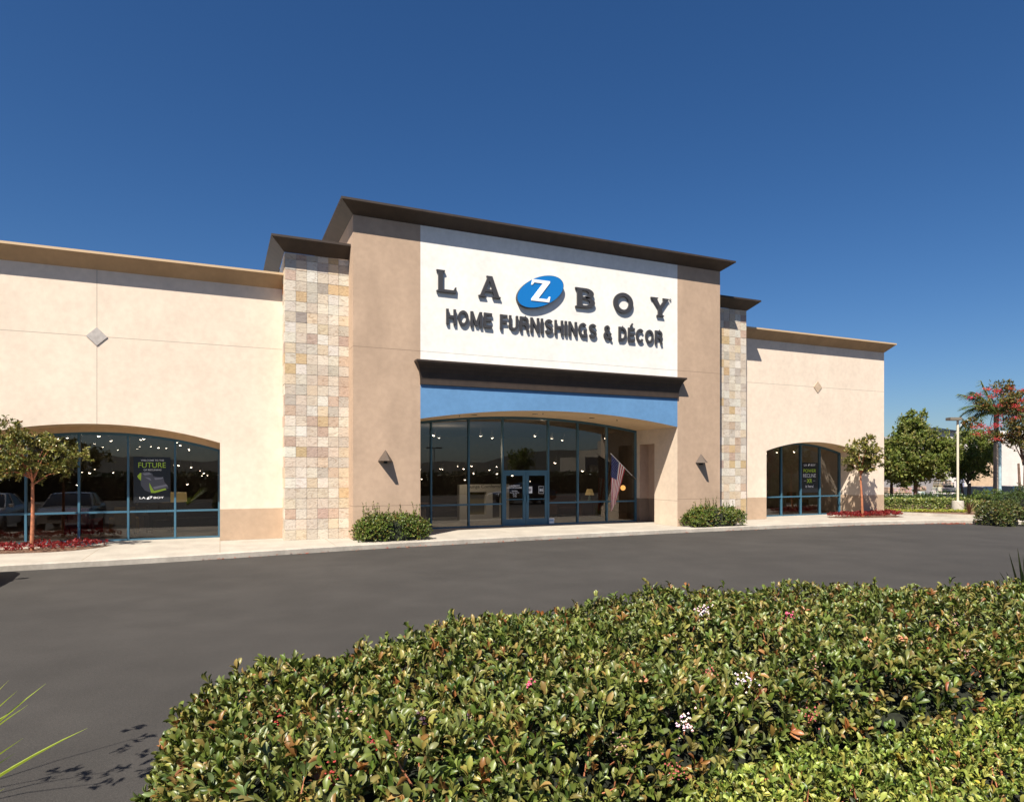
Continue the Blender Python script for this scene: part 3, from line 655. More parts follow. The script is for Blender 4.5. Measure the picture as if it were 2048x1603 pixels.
# posters and window lettering
M['poster'] = mat('poster_black', (.012, .013, .015), .35); M['lime'] = mat('lime_print', (.42, .62, .04), .5); M['print'] = mat('white_print', (.75, .75, .75), .5)
M['greyprint'] = mat('grey_print', (.10, .10, .115), .4); M['greyprint2'] = mat('light_grey_print', (.25, .25, .28), .4)
PY = W+TB-.06
q0 = onY(267, 912, PY); q1 = onY(341, 1005, PY); PX0, PX1, PZ1 = q0[0], q1[0], q0[2]-.02; PZ0 = q1[2]+.02
def PU(u, v): return PX0+u*(PX1-PX0), PZ1-v*(PZ1-PZ0)
po = thing('poster', 'black recliner poster with lime FUTURE headline in the left arched window', 'poster', ((PX0+PX1)/2, PY, PZ0))
b = MB(); b.box(PX0, PX1, PY, PY+.008, PZ0, PZ1); b.build('sheet', M['poster'], po)
def ptext(s, u0, u1, v0, v1, m, off=.0, dy=.004):
    a = PU(u0, v1); c = PU(u1, v0); flat_text(s, a[0], c[0], a[1], c[1], PY-dy, 'print', m, po, off)
ptext('WELCOME TO THE', .2, .82, .055, .09, M['print'], .01); ptext('FUTURE', .13, .87, .12, .235, M['lime'], .0); ptext('OF RECLINING', .27, .75, .265, .30, M['print'], .01)
ptext('LA', .16, .32, .87, .915, M['print'], .01); ptext('BOY', .54, .82, .87, .915, M['print'], .01)
def ppoly(pts, m, dy=.004, name='print'):
    b = MB(); b.quad(*[(PU(*q)[0], PY-dy, PU(*q)[1]) for q in pts]); b.build(name, m, po)
ppoly([(.43+.075*math.cos(t)+.02*math.sin(t), .89-.035*math.sin(t)-.018*math.cos(t)) for t in np.linspace(0, 2*PI, 20, endpoint=False)], M['print'])
ppoly([(.41, .905), (.40, .90), (.44, .88), (.41, .88), (.42, .87), (.46, .87), (.43, .895), (.455, .895), (.45, .905)], M['poster'], .008)
ppoly([(.17, .40), (.20, .35), (.28, .325), (.42, .33), (.50, .36), (.53, .42), (.66, .44), (.80, .44), (.83, .55), (.93, .64), (.94, .69), (.60, .76), (.42, .77), (.30, .73), (.20, .62)], M['greyprint'])
ppoly([(.10, .42), (.17, .35), (.21, .35), (.20, .52), (.13, .47)], M['lime'], .006)
ppoly([(.42, .56), (.50, .68), (.55, .745), (.86, .69), (.89, .72), (.58, .79), (.47, .785), (.43, .66)], M['lime'], .006)
ppoly([(.24, .36), (.42, .345), (.48, .38), (.30, .40)], M['greyprint2'], .006); ppoly([(.55, .46), (.74, .455), (.80, .44), (.78, .48), (.58, .50)], M['greyprint2'], .006)
ppoly([(.52, .66), (.88, .60), (.93, .64), (.56, .71)], M['greyprint2'], .006); ppoly([(.30, .44), (.44, .46), (.48, .52), (.42, .5)], M['greyprint2'], .006)
rp = thing('window_lettering', 'white and lime POWER RECLINE lettering on the right arched window', 'sign', (26.6, PY, 1.3))
def gtext(root, s, u0, u1, v0, v1, Y, m, off=.008):
    a = onY(u0, v1, Y); c = onY(u1, v0, Y); flat_text(s, a[0], c[0], (onY((u0+u1)/2, v1, Y))[2], (onY((u0+u1)/2, v0, Y))[2], Y, 'lettering', m, root, off)
b = MB(); a_ = onY(1604.5, 985, PY); c_ = onY(1636, 925, PY); b.box(a_[0], c_[0], PY+.005, PY+.012, a_[2], c_[2]); b.build('sheet', M['poster'], rp)
gtext(rp, 'LA', 1608, 1614, 927.5, 931.5, PY, M['print'], .02); gtext(rp, 'BOY', 1621.5, 1631, 927.5, 931.5, PY, M['print'], .02)
gtext(rp, 'POWER', 1607, 1632, 937.5, 944.5, PY, M['lime']); gtext(rp, 'RECLINE', 1606.5, 1631.5, 947, 954, PY, M['print'], .0)
gtext(rp, 'XR', 1613.5, 1624.5, 957, 965, PY, M['lime'], .02); gtext(rp, 'is here!', 1611, 1627, 969, 974.5, PY, M['print'])
o_ = onY(1617.7, 929.3, PY); b = MB(); b.quad(*[(o_[0]+.055*math.cos(t)+.02*math.sin(t), PY, o_[2]+.055*math.sin(t)+.015*math.cos(t)) for t in np.linspace(0, 2*PI, 16, endpoint=False)]); b.build('lettering', M['print'], rp)
for ua, ub in ((1608, 1612.5), (1626, 1630.5)):
    a = onY(ua, 961, PY); c = onY(ub, 961, PY); b = MB(); b.quad((a[0], PY, a[2]-.006), (c[0], PY, a[2]-.006), (c[0], PY, a[2]+.006), (a[0], PY, a[2]+.006)); b.build('lettering', M['print'], rp)
DY = GY-.012
dl = thing('door_lettering', 'small white opening hours lettering on the left door leaf', 'sign', (10.7, DY, 1.1))
for s, u0, u1, v0, v1 in (('LAZBOY', 1018, 1040, 969.5, 972.5), ('FURNITURE GALLERIES', 1014.5, 1043.5, 973.5, 976), ('Store Hours', 1024, 1035, 980, 982.5), ('Monday - Saturday', 1020, 1038, 983.5, 986),
                          ('10 - 8', 1026, 1033, 986.7, 988.7), ('Sunday', 1026, 1033, 989.5, 991.8), ('11 - 6', 1027, 1032.5, 992.3, 994)): gtext(dl, s, u0, u1, v0, v1, DY, M['print'], .02)
def sheet(name, label, u0, u1, v0, v1, Y, m, cat='notice'):
    a = onY(u0, v1, Y); c = onY(u1, v0, Y); r = thing(name, label, cat, ((a[0]+c[0])/2, Y, a[2])); b = MB(); b.box(a[0], c[0], Y, Y+.006, a[2], c[2]); b.build('sheet', m, r); return r, a, c
r, a, c = sheet('notice', 'small white paper notice taped inside the right door leaf', 1055, 1064.5, 972.3, 986, DY, M['print'])
b = MB(); mx_, mz_ = (a[0]+c[0])/2, (a[2]+c[2])/2; b.prism([(mx_-.06, mz_+.05), (mx_+.06, mz_+.05), (mx_+.07, mz_-.0), (mx_+.01, mz_-.07), (mx_-.02, mz_-.07), (mx_-.06, mz_)], DY-.003, DY-.001); b.build('print', M['greyprint2'], r)
r, a, c = sheet('sticker', 'black sticker with white border on the right door leaf', 1077.3, 1087.8, 971.5, 986.5, DY, M['print'], 'sticker')
b = MB(); b.box(a[0]+.012, c[0]-.012, DY-.004, DY-.001, a[2]+.012, c[2]-.012); b.build('print', M['poster'], r)
flat_text('BG', a[0]+.04, c[0]-.04, a[2]+.09, a[2]+.2, DY-.006, 'lettering', M['print'], r, .03)
M['palelue'] = mat('pale_blue_print', (.25, .36, .5), .5)
r, a, c = sheet('placard', 'pale blue placard at the foot of the glass right of the doors', 1098, 1108.5, 1035.5, 1046, GY-.06, M['print'], 'placard')
b = MB(); b.box(a[0]+.02, c[0]-.03, GY-.064, GY-.061, a[2]+.08, c[2]-.04); b.build('print', M['palelue'], r)

# flag
fl = thing('flag', 'striped american flag hanging from a slanted pole inside the entrance recess', 'flag', (16.36, 23.83, 1.9))
A = Vector(onY(1269.5, 956, 23.8)); Bp = Vector(onY(1221.5, 906.5, 23.35))
b = MB(); b.tube([A, Bp], .013, 8); b.lathe([(.0, -.02), (.022, 0), (.0, .02)], tuple(Bp), 8); b.build('pole', M['whitepaint'], fl, smooth=True)
b = MB(); b.tube([A+(Bp-A)*-.04, A+(Bp-A)*.12], .022, 8); b.build('bracket', M['chrome'], fl)
nu, nv = 65, 90; vs_ = []; fc = []; Hs, Fl = .92, 2.25
for i in range(nu+1):
    s = i/nu; P0 = A+(Bp-A)*(.40+.57*s)
    for j in range(nv+1):
        q = j/nv; k = q**1.0; tgt = A+(Bp-A)*.93
        X = P0.lerp(Vector((tgt.x-.02, tgt.y, P0.z)), k*.62); fold = .05*q*math.sin(s*13+q*2)+.03*q*math.sin(s*23)
        vs_.append((X.x+fold*.5-.05*q, X.y+fold, P0.z-(Fl*q*(.62+.45*s))))
fs = []; cc = []
for i in range(nu):
    for j in range(nv):
        fs.append((i*(nv+1)+j, i*(nv+1)+j+1, (i+1)*(nv+1)+j+1, (i+1)*(nv+1)+j))
        st = i//5
        if st >= 6 and j < 36: star = ((i-30) % 7 in (3,) and j % 6 == 3) or ((i-30) % 7 in (0,) and j % 6 == 0); cc.append((.75, .75, .75) if star else (.02, .035, .15))
        else: cc.append((.48, .03, .045) if st % 2 == 0 else (.85, .83, .80))
me = bpy.data.meshes.new('cloth'); o3 = org(fl); me.from_pydata([(p[0]-o3[0], p[1]-o3[1], p[2]-o3[2]) for p in vs_], [], fs)
at = me.color_attributes.new('col', 'FLOAT_COLOR', 'CORNER'); at.data.foreach_set('color', np.repeat(np.array([(*c, 1) for c in cc], np.float32), 4, 0).ravel())
me.polygons.foreach_set('use_smooth', [True]*len(fs)); me.materials.append(M['attr']); o = bpy.data.objects.new('cloth', me); COL.objects.link(o); o.parent = fl

# ------------------------------------------------------------------ inside the showroom
spots = []
def spot(X, Y, Z, r, where):
    s = MB(); s.lathe([(r, 0), (r, .02), (r*.5, .10), (.012, .13)], (0, 0, 0), 10)
    spots.append((X, Y, Z, r, where))
for i in range(6):
    for j in range(5):
        spot(-6.4+i*1.25+random.uniform(-.3, .3), 26.2+j*3.6+random.uniform(-.5, .5), 3.35+random.uniform(-.1, .1), .055, 'behind the left arched window')
for k in range(22): spot(random.uniform(-7, 2.2), random.uniform(30, 43), random.uniform(1.5, 2.6), .055, 'deep behind the left arched window')
for i in range(9): spot(7.2+i*1.2+random.uniform(-.4, .4), 26.5+(i*37 % 5)*.8, 3.75, .07, 'behind the entrance glass')
for k in range(24): spot(random.uniform(7.5, 18), random.uniform(30, 43), random.uniform(1.6, 2.8), .07, 'deep behind the entrance glass')
for k in range(5): spot(random.uniform(25, 29.5), random.uniform(26, 30), 3.2, .07, 'behind the right arched window')
pos = {'near': None}
for k, (X, Y, Z, r, where) in enumerate(spots):
    if k == 0:
        s0 = thing('spotlight', 'x', 'ceiling light', (X, Y, Z), group='small lit ceiling lights '+where)
        b = MB(); b.lathe([(.055, 0), (.06, .02), (.035, .09), (.012, .11), (.012, .3)], (0, 0, 0), 10); b.build('lamp_housing', M['ceilin'], s0, local=True)
        b = MB(); b.lathe([(.01, -.034), (.03, -.03), (.05, -.012), (.05, -.001)], (0, 0, 0), 10); b.build('lamp_lens', M['spot'], s0, local=True); s = s0
        s['label'] = 'small lit spotlight '+where
    else: s = copy_thing(s0, (X, Y, Z), 0, 'small lit spotlight '+where, 'small lit ceiling lights '+where)
    s.scale = (r/.06,)*3; s.rotation_euler = (random.uniform(.2, .8), random.uniform(-.4, .4), 0)
def armchair(X, Y, rz, col, label, w=.85, sofa=False):
    r = thing('sofa' if sofa else 'armchair', label, 'sofa' if sofa else 'armchair', (X, Y, .005), rz); m = mat('fabric_%d' % int(X*10+900), col, .9, var=.1, scale=20)
    h = w/2
    b = MB(); b.box(-h+.12, h-.12, -.38, .30, .15, .45); b.build('seat', m, r, local=True, bevel=.04)
    b = MB(); b.add([(-h+.1, .26, .4), (h-.1, .26, .4), (h-.1, .44, .35), (-h+.1, .44, .35), (-h+.12, .38, 1.0), (h-.12, .38, 1.0), (h-.12, .52, .97), (-h+.12, .52, .97)], [(0, 3, 2, 1), (4, 5, 6, 7), (0, 1, 5, 4), (1, 2, 6, 5), (2, 3, 7, 6), (3, 0, 4, 7)]); b.build('backrest', m, r, local=True, bevel=.05)
    for s in (-1, 1):
        b = MB(); b.box(min(s*h, s*(h-.13)), max(s*h, s*(h-.13)), -.40, .42, .12, .62); b.build('armrest', m, r, local=True, bevel=.04)
        for yy in (-.34, .36): b = MB(); b.box(s*(h-.09)-.025, s*(h-.09)+.025, yy-.025, yy+.025, 0, .14); b.build('leg', M['bark'], r, local=True)
    return r
X, Y, _ = onY(168, 1, 25.4); armchair(X, Y, 2.9, (.26, .03, .04), 'red armchair behind the left window beside the tree trunk')
X, Y, _ = onY(248, 1, 25.4); armchair(X, Y, 3.3, (.45, .27, .07), 'mustard yellow armchair behind the left arched window')
X, Y, _ = onY(320, 1, 26.2); armchair(X, Y, .3, (.05, .045, .04), 'dark armchair just inside the left window under the poster')
X, Y, _ = onY(395, 1, 27); armchair(X, Y, 0, (.05, .045, .04), 'long dark sofa inside the right end of the left window', 1.9, True)
X, Y, _ = onY(1140, 1, 27.5); armchair(X, Y, .1, (.11, .05, .03), 'brown sofa inside the glass right of the entrance doors', 2.0, True)
X, Y, _ = onY(900, 1, 28); armchair(X, Y, -.1, (.07, .05, .035), 'dark brown sofa inside the glass left of the entrance doors', 2.0, True)
X, Y, _ = onY(1595, 1, 27.0); armchair(X, Y, 0, (.3, .18, .07), 'tan armchair behind the right arched window')
def lamp(X, Y, z0, zs, r0, r1, hs_, label, name='table_lamp', shm='shade', basec=(.3, .45, .45)):
    r = thing(name, label, 'lamp', (X, Y, z0)); b = MB(); b.lathe([(r0, zs), (r1, zs+hs_)], (X, Y, 0), 20); b.build('lamp_shade', M[shm], r)
    b = MB(); b.lathe([(.10, z0), (.10, z0+.02), (.03, z0+.04), (.055, (z0+zs)/2), (.02, zs-.02), (.012, zs+hs_*.5)], (X, Y, 0), 14); b.build('lamp_base', mat('lamp_base_%d' % int(X*10+900), basec, .4), r, smooth=True)
X, Y, _ = onY(342, 1, 26.5); lamp(X, Y, .005, zat(1000, 24.7), .52, .50, .33, 'floor lamp with wide yellow drum shade behind the black poster', 'floor_lamp', basec=(.1, .08, .05))
X, Y, _ = onY(1179, 1, 26.0)
lamp(X, Y, .84, zat(991, 29), .21, .12, .27, 'table lamp with cone shade on a chest right of the doors')
r = thing('chest', 'brown wooden chest carrying the lamp with cone shade', 'chest', (X, Y, 0))
b = MB(); b.box(X-.55, X+.55, Y-.25, Y+.25, .08, .80); b.build('cabinet', mat('chest_wood', (.14, .055, .025), .4, var=.3, scale=8), r)
b = MB(); b.box(X-.6, X+.6, Y-.3, Y+.3, .80, .84); b.build('top', mat('chest_top', (.5, .48, .45), .2), r)
for dx in (-.28, .28): b = MB(); b.box(X+dx-.25, X+dx+.25, Y-.27, Y-.252, .14, .75); b.build('door', mat('chest_door', (.18, .07, .03), .4), r)
X, Y, Z = onY(1246, 975, 27.5); r = thing('pendant_lamp', 'glowing orange globe lamp behind the flag', 'lamp', (X, Y, Z)); b = MB(); b.lathe([(.02, -.13), (.1, -.09), (.13, 0), (.1, .09), (.02, .13)], (X, Y, Z), 16); b.build('globe', M['bulb'], r, smooth=True)
b = MB(); b.tube([(X, Y, Z+.12), (X, Y, 4.6)], .008, 5); b.build('cord', M['black'], r)
for k, (x_, y_, z_, e_) in enumerate(((-4.5, 27, 3.1, 90), (-1.0, 31, 3.1, 90), (9.2, 25.6, 3.0, 150), (13.5, 27, 3.5, 90), (11, 34, 3.5, 120), (26, 26.6, 3.0, 70))):  # points stand for the ceiling spots; strongest one added to brighten the display wall
    ld = bpy.data.lights.new('showroom_light', 'POINT'); ld.energy = e_*.4; ld.color = (1, .78, .55); ld.shadow_soft_size = .15
    lo = bpy.data.objects.new('showroom_light', ld); lo.location = (x_, y_, z_); COL.objects.link(lo)
# white display wall with a framed shelf opening
Yd = 27.0; a = onY(919, 1042, Yd); c = onY(1006, 968, Yd); r = thing('display_wall', 'white display partition with shelves and script lettering left of the doors', 'display', ((a[0]+c[0])/2, Yd, 0))
m = mat('display_white', (.78, .75, .68), .6); b = MB(); X0, X1 = a[0], c[0]+.3; z1 = c[2]
ox0, ox1 = X0+.35, X0+1.25; px0, px1 = X0+1.55, X0+2.0
for q in ((X0, ox0, 0, z1), (ox1, px0, 0, z1), (px1, X1, 0, z1), (ox0, ox1, 1.25, z1), (ox0, ox1, 0, .25), (px0, px1, 1.2, z1), (px0, px1, 0, .1)): b.box(q[0], q[1], Yd, Yd+.3, q[2], q[3])
b.build('panel', m, r); b = MB(); b.box(ox0, ox1, Yd+.05, Yd+.3, .68, .72); b.build('shelf', m, r); b = MB(); b.box(ox0, ox1, Yd+.25, Yd+.29, .25, 1.25); b.build('backing', mat('display_back', (.22, .18, .07), .7), r)
flat_text('lounge Comfortably', X0+.35, X0+2.15, 1.38, 1.56, Yd-.004, 'lettering', M['black'], r, .0)

# ------------------------------------------------------------------ plants by the store
RED = [(.22, .018, .02), (.30, .03, .03), (.12, .012, .012), (.10, .04, .02)]
def bed(poly, label, n, seed):
    b = MB(); b.quad(*[(x, y, .004) for x, y in poly]); tag(b.build('soil', M['soil'], fixn=False), kind='structure')
    xs_ = [p[0] for p in poly]; ys_ = [p[1] for p in poly]; P = []
    while len(P) < n:
        x, y = rng.uniform(min(xs_), max(xs_)), rng.uniform(min(ys_), max(ys_)); ins = False; j = len(poly)-1
        for i in range(len(poly)):
            if (poly[i][1] > y) != (poly[j][1] > y) and x < (poly[j][0]-poly[i][0])*(y-poly[i][1])/(poly[j][1]-poly[i][1])+poly[i][0]: ins = not ins
            j = i
        if ins: P.append((x, y, .06+.13*abs(math.sin(x*3.1)*math.cos(y*4))+rng.uniform(0, .08)))
    P = np.array(P); o = leaf_mesh('red_groundcover', [rosettes(P, unit(np.array([[0, 0, 1.]])+.5*rng.normal(size=(len(P), 3))), 5, .075, .5, RED, [4, 3, 3, 1], 'kite')], M['leafm'])
    tag(o, label, 'ground cover', kind='stuff')
bl_ = [(-16, 21.35), (-5.4, 21.35), (-4.2, 21.25), (-3.7, 21.4), (-3.2, 21.9), (-2.9, 22.45), (-16, 22.5)]
bed(bl_, 'low deep red ground cover in the bed under the left window tree', 2600, 1)
br_ = [(25.9, 22.05), (26.3, 21.6), (28.9, 20.9), (29.6, 21.0), (30.2, 21.9), (30.2, 22.5), (26.3, 22.5)]
bed(br_, 'low deep red ground cover around the right window tree', 1200, 2)
TG = [(.11, .115, .018), (.21, .20, .035), (.34, .29, .09), (.04, .055, .012), (.28, .13, .03)]
bx, by = -4.72, 21.85
tree('young_tree', 'young tree with orange trunk in front of the left arched window', 'tree', (bx, by, 0), 1.85, .045,
     [(0, 0, 2.75, .95, .85, .62), (-.75, .1, 2.95, .75, .7, .55), (.75, 0, 2.65, .6, .6, .45), (.1, 0, 2.15, .9, .7, .3), (-.6, 0, 2.3, .6, .6, .35), (1.1, 0, 2.75, .32, .3, .16), (.5, 0, 3.2, .3, .3, .3), (-.5, 0, 3.35, .4, .3, .25)],
     900, 8, .11, .33, cols=TG, w=[4, 4, 2, 3, .5], kind='full', bark='redbark', ncl=85, cl=.13, lean=(.02, 0), fill=.3, m='leaf')
tree('young_tree', 'small open tree with red trunk beside the right arched window', 'tree', (27.75, 21.75, 0), 1.95, .05,
     [(-.1, 0, 2.9, .85, .8, .75), (-.5, 0, 2.4, .55, .6, .35), (.55, 0, 2.5, .6, .6, .35), (.2, 0, 3.45, .5, .5, .4), (.9, 0, 2.9, .35, .4, .3)],
     620, 8, .125, .42, cols=TG, w=[3, 3.5, 3, 3, .4], kind='full', bark='redbark', ncl=60, cl=.13, lean=(-.15, 0), fill=.25, m='leaf')
BG = [(.09, .14, .02), (.15, .19, .035), (.045, .07, .015), (.22, .19, .04), (.22, .09, .03)]
shrub('bush', 'clipped green bush with tall loose shoots at the foot of the left tan pier', 'bush', (4.98, 20.62, 0), 1.04, .46, .76, 2600, 6, .07, .5, BG, [4, 3, 3, 1.2, .8], 'kite', shoots=26)
shrub('bush', 'clipped green bush with loose shoots at the foot of the right tan pier', 'bush', (17.9, 20.65, 0), 1.22, .45, .70, 2400, 6, .07, .5, BG, [4, 3, 3, 1.2, .8], 'kite', shoots=20)

# ------------------------------------------------------------------ foreground hedges
def inside(px, py, poly):
    ins = np.zeros(len(px), bool); j = len(poly)-1
    for i in range(len(poly)):
        xi, yi = poly[i]; xj, yj = poly[j]
        with np.errstate(divide='ignore', invalid='ignore'):
            c = ((yi > py) != (yj > py)) & (px < (xj-xi)*(py-yi)/(yj-yi)+xi)
        ins ^= c; j = i
    return ins
def pdist(px, py, poly):
    d = np.full(len(px), 1e9); gx = np.zeros(len(px)); gy = np.zeros(len(px))
    for i in range(len(poly)):
        ax_, ay_ = poly[i]; bx_, by_ = poly[(i+1) % len(poly)]; dx, dy = bx_-ax_, by_-ay_
        t = np.clip(((px-ax_)*dx+(py-ay_)*dy)/(dx*dx+dy*dy), 0, 1); qx, qy = ax_+t*dx, ay_+t*dy
        dd = np.hypot(px-qx, py-qy); k = dd < d; d = np.where(k, dd, d); gx = np.where(k, (qx-px)/np.maximum(dd, 1e-6), gx); gy = np.where(k, (qy-py)/np.maximum(dd, 1e-6), gy)
    return d, gx, gy
def lump(r, f): return -.15*np.clip((-.5-r)/1.1, 0, 1)+.045*np.sin(r*3.1+f*1.7)+.04*np.sin(r*1.3-f*4.1+1)+.025*np.sin(r*7.3+f*5.9)
def hedge(name, label, poly, ztop, wr_, n_top, n_side, per, Ln, wr2, cols, w, z0=-.15, extras=True):
    cx_ = sum(p[0] for p in poly)/len(poly); cy_ = sum(p[1] for p in poly)/len(poly); X, Y = rf(cx_, cy_)
    root = thing(name, label, 'hedge', (X, Y, z0)); H = ztop-z0
    xs_ = [p[0] for p in poly]; ys_ = [p[1] for p in poly]
    px = rng.uniform(min(xs_), max(xs_), n_top*3); py = rng.uniform(min(ys_), max(ys_), n_top*3)
    # more shoots where the camera stands near, by rejection
    k = inside(px, py, poly) & (rng.uniform(size=len(px)) < np.clip(3.2/np.maximum(py, 1), .35, 1)); px, py = px[k][:n_top], py[k][:n_top]
    d, gx, gy = pdist(px, py, poly); s = np.clip(d/wr_, 0, 1)
    z = z0+H*(1-(1-s)**2.2)**.5+lump(px, py)*s
    slope = (1-s)*1.5; nr = np.stack([gx*slope, gy*slope, np.ones_like(gx)], 1)
    # side walls: points on the boundary at random height
    L_ = []; per_len = 0
    segs = [(poly[i], poly[(i+1) % len(poly)]) for i in range(len(poly))]; ln = np.array([math.dist(*s_) for s_ in segs])
    idx = rng.choice(len(segs), n_side, p=ln/ln.sum()); t = rng.uniform(size=n_side)
    A0 = np.array([s_[0] for s_ in segs])[idx]; A1 = np.array([s_[1] for s_ in segs])[idx]; q = A0+(A1-A0)*t[:, None]
    tang = unit(A1-A0); area = sum(poly[i][0]*poly[(i+1) % len(poly)][1]-poly[(i+1) % len(poly)][0]*poly[i][1] for i in range(len(poly)))
    out = np.stack([tang[:, 1], -tang[:, 0]], 1)*(1 if area > 0 else -1)
    hz = rng.uniform(0, .85, n_side); ins_ = .10+.10*hz**2+.05*np.sin(q[:, 0]*5+hz*7)+rng.exponential(.03, n_side)
    q = q-out*ins_[:, None]; sz = z0+H*hz
    px = np.concatenate([px, q[:, 0]]); py = np.concatenate([py, q[:, 1]]); z = np.concatenate([z, sz])
    nr = np.concatenate([nr, np.concatenate([out*1.2, np.full((n_side, 1), .6)], 1)]); nr = unit(nr)
    z = z-rng.exponential(.046, len(z))+.02+.03*(rng.uniform(size=len(z)) < .06)*rng.uniform(.6, 3.2, len(z))
    R = np.stack([cs*px+sn*py, -sn*px+cs*py, z], 1); NW = np.stack([cs*nr[:, 0]+sn*nr[:, 1], -sn*nr[:, 0]+cs*nr[:, 1], nr[:, 2]], 1)
    A = unit(NW+np.array([0, 0, .35])+.42*rng.normal(size=NW.shape))
    leaf_mesh('foliage', [rosettes(R, A, per, Ln, wr2, cols, w, 'full', (.15, 1.05))], M['leaf'], root)
    # inner twigs and old leaves
    m_ = n_top//3; k = rng.integers(0, len(R), m_); RR = R[k]-NW[k]*rng.uniform(.05, .16, (m_, 1))
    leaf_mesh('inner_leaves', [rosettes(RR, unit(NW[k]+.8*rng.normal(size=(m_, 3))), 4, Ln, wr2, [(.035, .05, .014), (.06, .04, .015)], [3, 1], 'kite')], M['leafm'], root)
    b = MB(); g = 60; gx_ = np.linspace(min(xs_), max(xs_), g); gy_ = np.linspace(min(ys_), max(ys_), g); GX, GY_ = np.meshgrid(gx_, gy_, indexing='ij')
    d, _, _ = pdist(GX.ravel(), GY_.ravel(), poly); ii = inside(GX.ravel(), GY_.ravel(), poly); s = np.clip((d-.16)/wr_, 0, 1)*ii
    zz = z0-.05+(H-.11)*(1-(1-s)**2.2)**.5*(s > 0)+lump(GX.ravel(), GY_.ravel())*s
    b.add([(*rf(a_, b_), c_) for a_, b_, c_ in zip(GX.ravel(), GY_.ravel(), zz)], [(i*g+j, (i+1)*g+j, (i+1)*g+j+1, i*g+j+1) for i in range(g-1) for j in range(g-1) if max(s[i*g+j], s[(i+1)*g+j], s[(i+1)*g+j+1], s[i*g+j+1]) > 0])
    b.build('branches', M['core'], root, fixn=False)  # solid hull under the leaves; the inner shade is in its colour
    b = MB()
    for k in rng.integers(0, len(R), n_top//14):
        p = Vector(R[k]); a_ = Vector(A[k]); b.tube([p-a_*.16+Vector(rng.normal(size=3)*.02), p-a_*.05, p+a_*.015], [.004, .0035, .002], 4, False)
    b.build('twigs', M['redbark'], root)
    return root, R, A
HA = [(.15, 1.7), (-1.15, 2.0), (-1.42, 2.45), (-1.72, 3.0), (-2.02, 3.45), (-2.12, 3.95), (-1.9, 4.5), (-.95, 5.3), (.3, 6.1), (1.4, 6.7), (3, 7.05), (5.4, 7.2), (7.0, 7.3), (7.2, 4.0), (4.0, 3.85), (2.7, 3.68), (2.1, 3.53), (1.3, 3.18), (.7, 2.85), (.25, 2.4)]
HG = [(.085, .115, .018), (.13, .155, .03), (.04, .065, .013), (.25, .23, .06), (.28, .18, .06), (.30, .08, .035), (.15, .17, .06)]
h1, R1, A1 = hedge('hedge', 'large foreground hedge of leathery leaves with pink and white flower clusters', HA, 1.01, .55, 13500, 3600, 7, .066, .385, HG, [4, 4, 3.5, 2.2, 1.1, .5, 2.5])
HB = [(.10, 1.5), (.30, 2.45), (.75, 2.85), (1.3, 3.15), (2.1, 3.5), (2.7, 3.65), (4.0, 3.8), (7.2, 3.9), (7.2, 1.6)]
HY = [(.13, .175, .026), (.24, .275, .055), (.05, .08, .015), (.38, .38, .09), (.36, .28, .04), (.30, .08, .04)]
h2, R2, A2 = hedge('hedge', 'bright lime green small leaved shrub row in the lower right corner', HB, .93, .25, 17000, 1500, 7, .038, .42, HY, [4, 5, 3, 2.4, .6, .12])
# flower and berry clusters on the hedge
M['flowers'] = mat('petals', (.5, .5, .5), .6, attr=True)
def icoball(b, c, r, col):
    t = [(0, 0, 1), (1, 0, 0), (0, 1, 0), (-1, 0, 0), (0, -1, 0), (0, 0, -1)]
    b.add([(c[0]+p[0]*r, c[1]+p[1]*r, c[2]+p[2]*r) for p in t], [(0, 1, 2), (0, 2, 3), (0, 3, 4), (0, 4, 1), (5, 2, 1), (5, 3, 2), (5, 4, 3), (5, 1, 4)], col)
def on_hedge(u, v, R):
    f_ = R@np.array([sn, cs, 0]); r_ = R@np.array([cs, -sn, 0]); U = CXP+FPX*r_/f_; V = HOR-FPX*(R[:, 2]-EYE)/f_
    d = np.hypot(U-u, V-v); k = np.where(d < 14)[0]
    return R[k[np.argmin(f_[k])]] if len(k) else R[np.argmin(d)]
for u, v, kind in ((1420, 1225, 'w'), (1570, 1227, 'p'), (1488, 1363, 'w'), (1366, 1456, 'w'), (1415, 1342, 'r'), (1620, 1443, 'r'), (842, 1442, 'b'), (575, 1435, 'r'), (667, 1552, 'r'), (1350, 1543, 'r'), (1960, 1302, 't'),
                   (1925, 1300, 't'), (1062, 1365, 'p'), (700, 1440, 't'), (520, 1385, 't'), (810, 1500, 't'), (935, 1430, 'b'), (1180, 1330, 't'), (1290, 1360, 'o'), (1790, 1275, 'o'), (1722, 1290, 'o'), (760, 1500, 'r'), (1230, 1480, 't'), (1640, 1330, 't'), (1900, 1240, 't')):
    p = on_hedge(u, v, R1)+np.array([-.02, -.03, .03]); b = MB()
    n_, r_, sp, cl_ = {'w': (34, .0075, .03, (.75, .55, .55)), 'p': (18, .009, .02, (.65, .06, .14)), 'r': (26, .006, .026, (.32, .03, .02)), 'b': (9, .010, .022, (.05, .012, .03)), 't': (16, .006, .028, (.30, .16, .10)), 'o': (5, .014, .015, (.42, .15, .05))}[kind]
    for k in range(n_):
        c = p+rng.normal(size=3)*sp; q = tuple(min(max(x_*random.uniform(.7, 1.25), 0), 1) for x_ in cl_); icoball(b, c, r_*random.uniform(.7, 1.3), q)
    b.build({'w': 'flower_cluster', 'p': 'flower_cluster', 'o': 'dry_leaf'}.get(kind, 'berry_cluster'), M['flowers'], h1, smooth=False)
